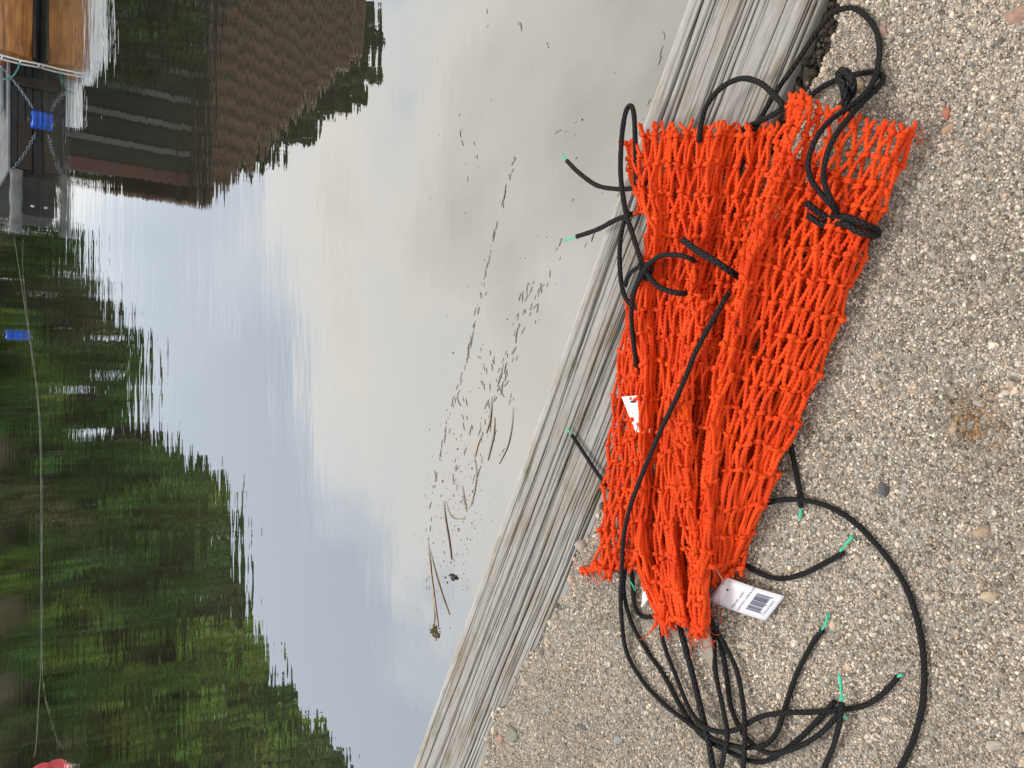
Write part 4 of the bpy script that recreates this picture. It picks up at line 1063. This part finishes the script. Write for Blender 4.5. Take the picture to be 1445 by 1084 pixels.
def roof_face(p0, p1, q0, q1, name):
    """pantiled slope between eave p0-p1 and ridge q0-q1: rolls across, courses up the slope"""
    p0, p1, q0, q1 = [np.array(a, float) for a in (p0, p1, q0, q1)]
    ln = np.linalg.norm(p1-p0); nu = max(40, int(ln/.32*9)); ncr = 22; V = []; TC = []
    nl = np.cross(p1-p0, (q0+q1)/2-(p0+p1)/2); nl /= np.linalg.norm(nl)
    rows = []
    for c in range(ncr):
        rows += [(c/ncr, .05), ((c+.97)/ncr, .0)]
    e = (p1-p0)/ln
    for t, lift in rows:
        a = p0+(q0-p0)*t; b_ = p1+(q1-p1)*t
        for i in range(nu+1):
            p = a+(b_-a)*i/nu; s = np.dot(p-p0, e)
            V.append(p+nl*(lift+.10*math.cos(2*math.pi*s/.32))); TC.append((.15, .085, .055) if math.cos(2*math.pi*s/.32) > -.35 else (.045, .042, .026))   # groove shade painted into the tile colour along the channels
    V = np.array(V); n_r = len(rows); id_ = np.arange(n_r*(nu+1)).reshape(n_r, nu+1)
    Q = np.stack([id_[:-1, :-1], id_[:-1, 1:], id_[1:, 1:], id_[1:, :-1]], -1).reshape(-1, 4)
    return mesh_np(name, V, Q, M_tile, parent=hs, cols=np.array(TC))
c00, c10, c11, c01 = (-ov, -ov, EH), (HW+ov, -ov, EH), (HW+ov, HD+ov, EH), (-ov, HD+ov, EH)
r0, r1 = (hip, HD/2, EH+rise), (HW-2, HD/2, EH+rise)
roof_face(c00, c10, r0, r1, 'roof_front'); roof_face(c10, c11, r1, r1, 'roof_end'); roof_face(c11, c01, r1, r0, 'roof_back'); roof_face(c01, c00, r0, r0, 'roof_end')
MB().tube([c00, c10], .055, 8).build('gutter', M_wall, hs, True)
MB().box(-ov, HW+ov, -ov+.06, -ov+.09, EH-.16, EH-.03).build('eave_board', M_wall, hs)
MB().tube([r0, r1], .11, 8).tube([c00, r0], .09, 8).build('ridge_tiles', simple('ridge_brown', (.12, .07, .045), .75, .3, 2.2), hs, True)
ch = MB().box(1.5, 1.85, 3.4, 3.75, EH+1, EH+2.75); ch.box(1.46, 1.89, 3.36, 3.79, EH+2.75, EH+2.85); ch.build('chimney', simple('chimney_brick', (.05, .045, .04), .9, .3, 12), hs)
# trees behind the roof and bushes before its wall
BT = [(258, 300, 1.3), (240, 335, 1.6), (220, 372, 2.0), (198, 410, 2.2), (176, 448, 2.4), (152, 486, 2.6), (130, 520, 2.8), (104, 540, 3.0), (72, 540, 3.0), (40, 536, 3.0), (8, 532, 3.0), (-30, 532, 3.0)]
for i, (py, v, wd_) in enumerate(BT):
    Y = 24.6 + .25*(i % 3); b = RF(v, py, Y)
    tree('tree', b[0], Y, ZW+.9, (b[2]-ZW-.9)*1.0, wd_*1.15, 400+i, GD*1.25, 'dark green tree behind the boathouse roof, '+ORD[i]+' from the roof end', n=6000, leaf=.17, base=.25, shape=.35, clumps=80)
for i, (py, v, Y) in enumerate([(84, 262, 13.6), (60, 292, 13.2), (18, 290, 13.0), (-30, 290, 13.0)]):
    b = RF(v, py, Y); tree('bush', b[0], Y, ZW+.1, (b[2]-ZW-.1), 1.5, 500+i, GD, ['rounded green bush before the boathouse wall nearest the pale posts', 'tall green bush before the boathouse wall second from the posts', 'tall green bush before the boathouse wall third from the posts', 'green bush before the boathouse wall past the picture edge'][i], n=3600, leaf=.085, cat='bush', base=.02, shape=.5)

# ------------------------------------------------------------------ jetty, boat, floats
M_tarred = simple('tarred_timber', (.018, .018, .02), .6, .4, 5); M_deck = simple('grey_deck', (.17, .18, .19), .75, .3, 6); M_ply = simple('old_brown_boards', (.035, .028, .02), .8, .4, 5)
M_white = simple('white_paint', (.75, .78, .8), .35, .05, 8); M_blue = simple('blue_plastic', (.003, .085, .55), .35, .08, 5)
M_galv = simple('galvanised_chain', (.22, .25, .30), .4, .2, 30, metal=.6); M_grey = simple('grey_wood', (.15, .16, .16), .8, .3, 7, .01); M_teal = simple('teal_rope', (.10, .28, .25), .7)
JY = 10.7
def at(px, py, Y):
    d = rayd(px, py); k_ = Y/d[1]; p = d*k_; return np.array([p[0], Y, p[2]+CAMZ])
jl = at(40, 243, JY)[0]; jr = at(40, 84, JY)[0]
jt = empty('jetty', (jl, JY, ZW)); tag(jt, 'low floating jetty with dark face and grey plank deck', 'jetty')
wj = jr-jl+2.6
f_ = MB()
for k in range(5): f_.box(0, wj, .0+.004*(k % 2), .08, -.1+.075*k, -.1+.075*k+.07)
f_.box(0, .08, .08, 3.2, -.1, .27); f_.box(.4, wj-.3, .3, 3.0, -.15, .2); bevel(f_.build('fascia', M_tarred, jt), .006)
for q_ in ((.02, .60, -.025, -.003, .06, .20), (1.0, 1.12, -.03, -.003, -.08, .24)): bevel(MB().box(*q_).build('rubbing_board', M_ply, jt), .006)
d_ = MB()
for k in range(22): d_.box(-.02, wj, -.03+.148*k, -.03+.148*k+.14, .276, .30)
bevel(d_.build('deck', M_deck, jt), .004)
# black pontoon and grey log at its end
pl0, pl1 = at(40, 304, JY-.1)[0], at(40, 250, JY-.1)[0]
po = empty('pontoon', (pl0, JY-.1, ZW)); tag(po, 'small black pontoon box floating at the jetty end', 'pontoon')
bevel(MB().box(0, pl1-pl0, 0, .7, -.1, .17).build('hull', M_tarred, po), .02, 3)
bevel(MB().box(.02, pl1-pl0-.02, .02, .68, .172, .20).build('lid', simple('dark_lid', (.03, .03, .032), .6), po), .008)
MB().box(.10, .125, -.008, -.002, .05, .085).build('reflector', M_white, po)
lg = at(22, 327, JY-.25); lg2 = at(23, 240, JY-.25)
nlog = 9
o = MB().tube([tuple(lg+(lg2-lg)*t) for t in np.linspace(0, 1, nlog)], [.062+.006*math.sin(i*1.7) for i in range(nlog)], 14).build('log', M_grey, None, True)
tag(o, 'grey weathered log lying level at the jetty end', 'log')
# white fender on the deck
f0 = at(4, 164, JY+.25); f0[2] = ZW+.30+.11; f1 = f0+np.array([.75, .05, 0])
fe = empty('fender', tuple(f0)); tag(fe, 'white cylindrical fender with dark end lying on the jetty deck', 'fender')
ts = np.linspace(0, 1, 12)
MB().tube([tuple((f1-f0)*t) for t in ts], [.11*min(1, .62+2.5*t, .62+2.5*(1-t)) for t in ts], 18).build('body', M_white, fe, True)
MB().tube([(-.05, 0, 0), (-.02, 0, 0), (.004, 0, 0)], [.03, .045, .06], 14).build('end_cap', M_tarred, fe, True)
def barrel(px0, px1, py0, py1, Y, label):
    a = at(px1, (py0+py1)/2, Y); b = at(px0, (py0+py1)/2, Y); wdt = abs(at(px1, py0, Y)[0]-at(px1, py1, Y)[0])/2; h = b[2]-a[2]
    root = empty('float', (a[0], Y, a[2])); tag(root, label, 'float')
    n = 13; rad = [wdt*(.86 if i in (0, n-1) else (1.0 if i % 4 else .95)) for i in range(n)]
    MB().tube([(0, 0, h*i/(n-1)) for i in range(n)], rad, 20).build('drum', M_blue, root, True)
    MB().tube([(0, 0, h), (0, 0, h+.015), (0, 0, h+.03)], [wdt*.4, wdt*.35, wdt*.3], 12).build('bung', M_tarred, root, True)
    MB().tube([(wdt*1.0*math.cos(q), wdt*1.0*math.sin(q), h*.55) for q in np.linspace(0, 6.2832, 25)], .006, 6).build('strap', M_tarred, root, True)
barrel(44, 59, 158, 183, JY-.28, 'blue plastic float hanging against the jetty face')
barrel(8, 27, 466, 480, P(25, 473, ZW)[1], 'blue plastic float drifting alone left of the jetty')
def chain(p0, p1, sag, label, n):
    p0, p1 = np.array(p0), np.array(p1); root = empty('chain', tuple(p0)); tag(root, label, 'chain'); mb = MB()
    for i in range(n):
        t = (i+.5)/n; c = (p1-p0)*t; c[2] -= sag*4*t*(1-t); d = Vector((p1-p0)).normalized(); d.z -= sag*4*(1-2*t)/np.linalg.norm(p1-p0); d.normalize()
        s = d.cross(Vector((0, 1, 0) if i % 2 else (0, .3, 1))).normalized(); L_ = np.linalg.norm(p1-p0)/n*.72
        mb.tube([Vector(c)+d*math.cos(q)*L_+s*math.sin(q)*L_*.5 for q in np.linspace(0, 6.2832, 13)], L_*.12, 5, False)
    mb.build('links', M_galv, root, True)
chain(at(0, 92, JY-.06), at(46, 152, JY-.3), .02, 'galvanised chain slanting from the boat down to the blue float', 17)
chain(at(50, 188, JY-.3), at(17, 240, JY-.06), .02, 'galvanised chain rising from the blue float to the jetty end', 14)
def rope(name, pts, r, mat, label):
    c = catmull(np.array(pts), .05); b0 = c[0].copy()
    o = MB().tube([tuple(x-b0) for x in c], r, 7).build(name, mat, None, True); o.location = b0; return tag(o, label, 'rope')
rope('mooring_rope', [at(4, 112, JY-.12), at(18, 108, JY-.14), at(27, 92, JY-.16), at(26, 84, JY-.16), at(24, 70, JY-.1)], .010, M_teal, 'teal mooring rope slack between the jetty and the boat')
rope('mooring_line', [P(20, 335, ZW+.05), P(27, 380, ZW+.02), P(36, 440, ZW+.006), P(46, 510, ZW+.004), P(53, 565, ZW+.004), P(57, 640, ZW+.004), P(58, 740, ZW+.004), P(58, 840, ZW+.004), P(58, 930, ZW+.004), P(55, 985, ZW+.03), P(51, 1050, ZW+.10), P(48, 1068, ZW+.14)], .0042, simple('pale_line', (.17, .19, .14), .7, .35, 14), 'long pale green mooring line floating from jetty to pink buoy')
# pink buoy, mostly outside the frame
by = P(72, 1096, ZW)
bu = empty('buoy', (by[0]-.02, by[1]+.12, ZW)); tag(bu, 'pink red mooring buoy with grey eye at the water line', 'buoy')
bu.scale = (.8, .8, .8); n = 16; ang = np.linspace(-1.35, 1.2, n)
MB().tube([(-.0, 0, .08+.17*math.sin(a)) for a in ang], [.17*math.cos(a) for a in ang], 24).build('ball', simple('pink_vinyl', (.72, .07, .10), .4, .12, 9), bu, True)
MB().tube([(0, 0, .22), (0, 0, .25), (0, 0, .275)], [.075, .06, .05], 16).build('neck', simple('grey_vinyl', (.25, .25, .25), .5), bu, True)
MB().tube([(.035*math.cos(q), 0, .30+.035*math.sin(q)) for q in np.linspace(0, 6.2832, 17)], .010, 8, False).build('eye', simple('pale_eye', (.4, .36, .3), .5), bu, True)

# clinker boat: stern at the picture's left, bow off the frame
M_hull = None
def hull_mat():
    m, nt, b = new_mat('varnished_planks'); tc = N(nt, 'ShaderNodeTexCoord'); mp = N(nt, 'ShaderNodeMapping'); mp.inputs['Scale'].default_value = (3, 8, 22)
    no = N(nt, 'ShaderNodeTexNoise'); no.inputs['Scale'].default_value = 1.3; no.inputs['Detail'].default_value = 5
    nt.links.new(tc.outputs['Object'], mp.inputs['Vector']); nt.links.new(mp.outputs[0], no.inputs['Vector'])
    nt.links.new(ramp(nt, no.outputs['Fac'], [(.3, (.17, .058, .013)), (.55, (.42, .165, .032)), (.75, (.56, .26, .06))]), b.inputs['Base Color'])
    b.inputs['Roughness'].default_value = .3; b.inputs['Coat Weight'].default_value = .4; return m
M_hull = hull_mat()
sx = at(40, 70, JY-.5)[0]
bt = empty('rowing_boat', (sx, JY-.5, ZW)); tag(bt, 'varnished lapstrake wooden boat with white gunwale moored by the jetty', 'boat')
BL, BWd, BH = 4.2, 1.5, .46
ns, nu_ = 8, 40
V, Fq = [], []
def half(u):   # half-beam along the length, transom at u=0
    return BWd/2*(.62+.38*math.sin(math.pi*min(1, .12+u*.75)))*(1-max(0, (u-.55)/.45)**2.2)
for side in (-1, 1):
    base = len(V); rows = []
    for k in range(ns):
        for e in (0, 1):
            t = (k+e)/ns; rows.append((t, .012 if e == 0 else 0))
    for (t, lap) in rows:
        for i in range(nu_+1):
            u = i/nu_; hb = half(u); sh = 1+.35*max(0, u-.5)**2*4
            V.append((u*BL, side*(hb*(.35+.65*math.sin(math.pi/2*t)**.7)+lap)+BWd/2, (-.14+(BH+.14)*t)*sh - (0 if u < .5 else 0)))
    for r_ in range(len(rows)-1):
        for i in range(nu_):
            a = base+r_*(nu_+1)+i; q4 = (a, a+1, a+nu_+2, a+nu_+1); Fq.append(q4 if side < 0 else q4[::-1])
zc = lambda f: sum(V[i_][2] for i_ in f)/4
mesh_py('hull', V, [f for f in Fq if zc(f) > .055], M_hull, bt, False)
mesh_py('bottom', V, [f for f in Fq if zc(f) <= .055], M_tarred, bt, False)
tv = []; 
for t in np.linspace(0, 1, 9):
    hb = half(0)*(.35+.65*math.sin(math.pi/2*t)**.7); tv.append((hb, -.14+(BH+.14)*t))
vs = [(0, BWd/2-h_, z_) for h_, z_ in tv]+[(0, BWd/2+h_, z_) for h_, z_ in tv]; n = len(tv)
mesh_py('transom', vs+[(x+.03, y, z) for x, y, z in vs], [(i, i+1, n+i+1, n+i) for i in range(n-1)]+[(2*n+i, 3*n+i, 3*n+i+1, 2*n+i+1) for i in range(n-1)], M_hull, bt)
gp = []
for side in (-1, 1):
    gp.append([(u*BL, BWd/2+side*(half(u)+.01), BH*(1+.35*max(0, u-.5)**2*4)+.03) for u in np.linspace(0, 1, 30)])
g_m = MB()
for p_ in gp: g_m.tube(p_, .035, 8)
g_m.tube([gp[0][0], gp[1][0]], .035, 8); g_m.build('gunwale', M_white, bt, True)
cv = MB(); cv.box(.15, 3.3, .2, BWd-.2, BH-.02, BH+.26); bevel(cv.build('canopy', M_white, bt), .08, 4)
lad = MB()
for yy in (-.02, .10): lad.tube([(-.05, yy+.25, -.05), (-.06, yy+.25, .2), (-.05, yy+.25, .42), (.02, yy+.25, .52)], .010, 8)
for zz in (.02, .20, .38): lad.tube([(-.058, .23, zz), (-.058, .35, zz)], .008, 6)
lad.build('boarding_ladder', M_white, bt, True)
MB().box(.02, BL*.8, BWd/2-.5, BWd/2+.5, .05, .08).build('floorboards', M_ply, bt)
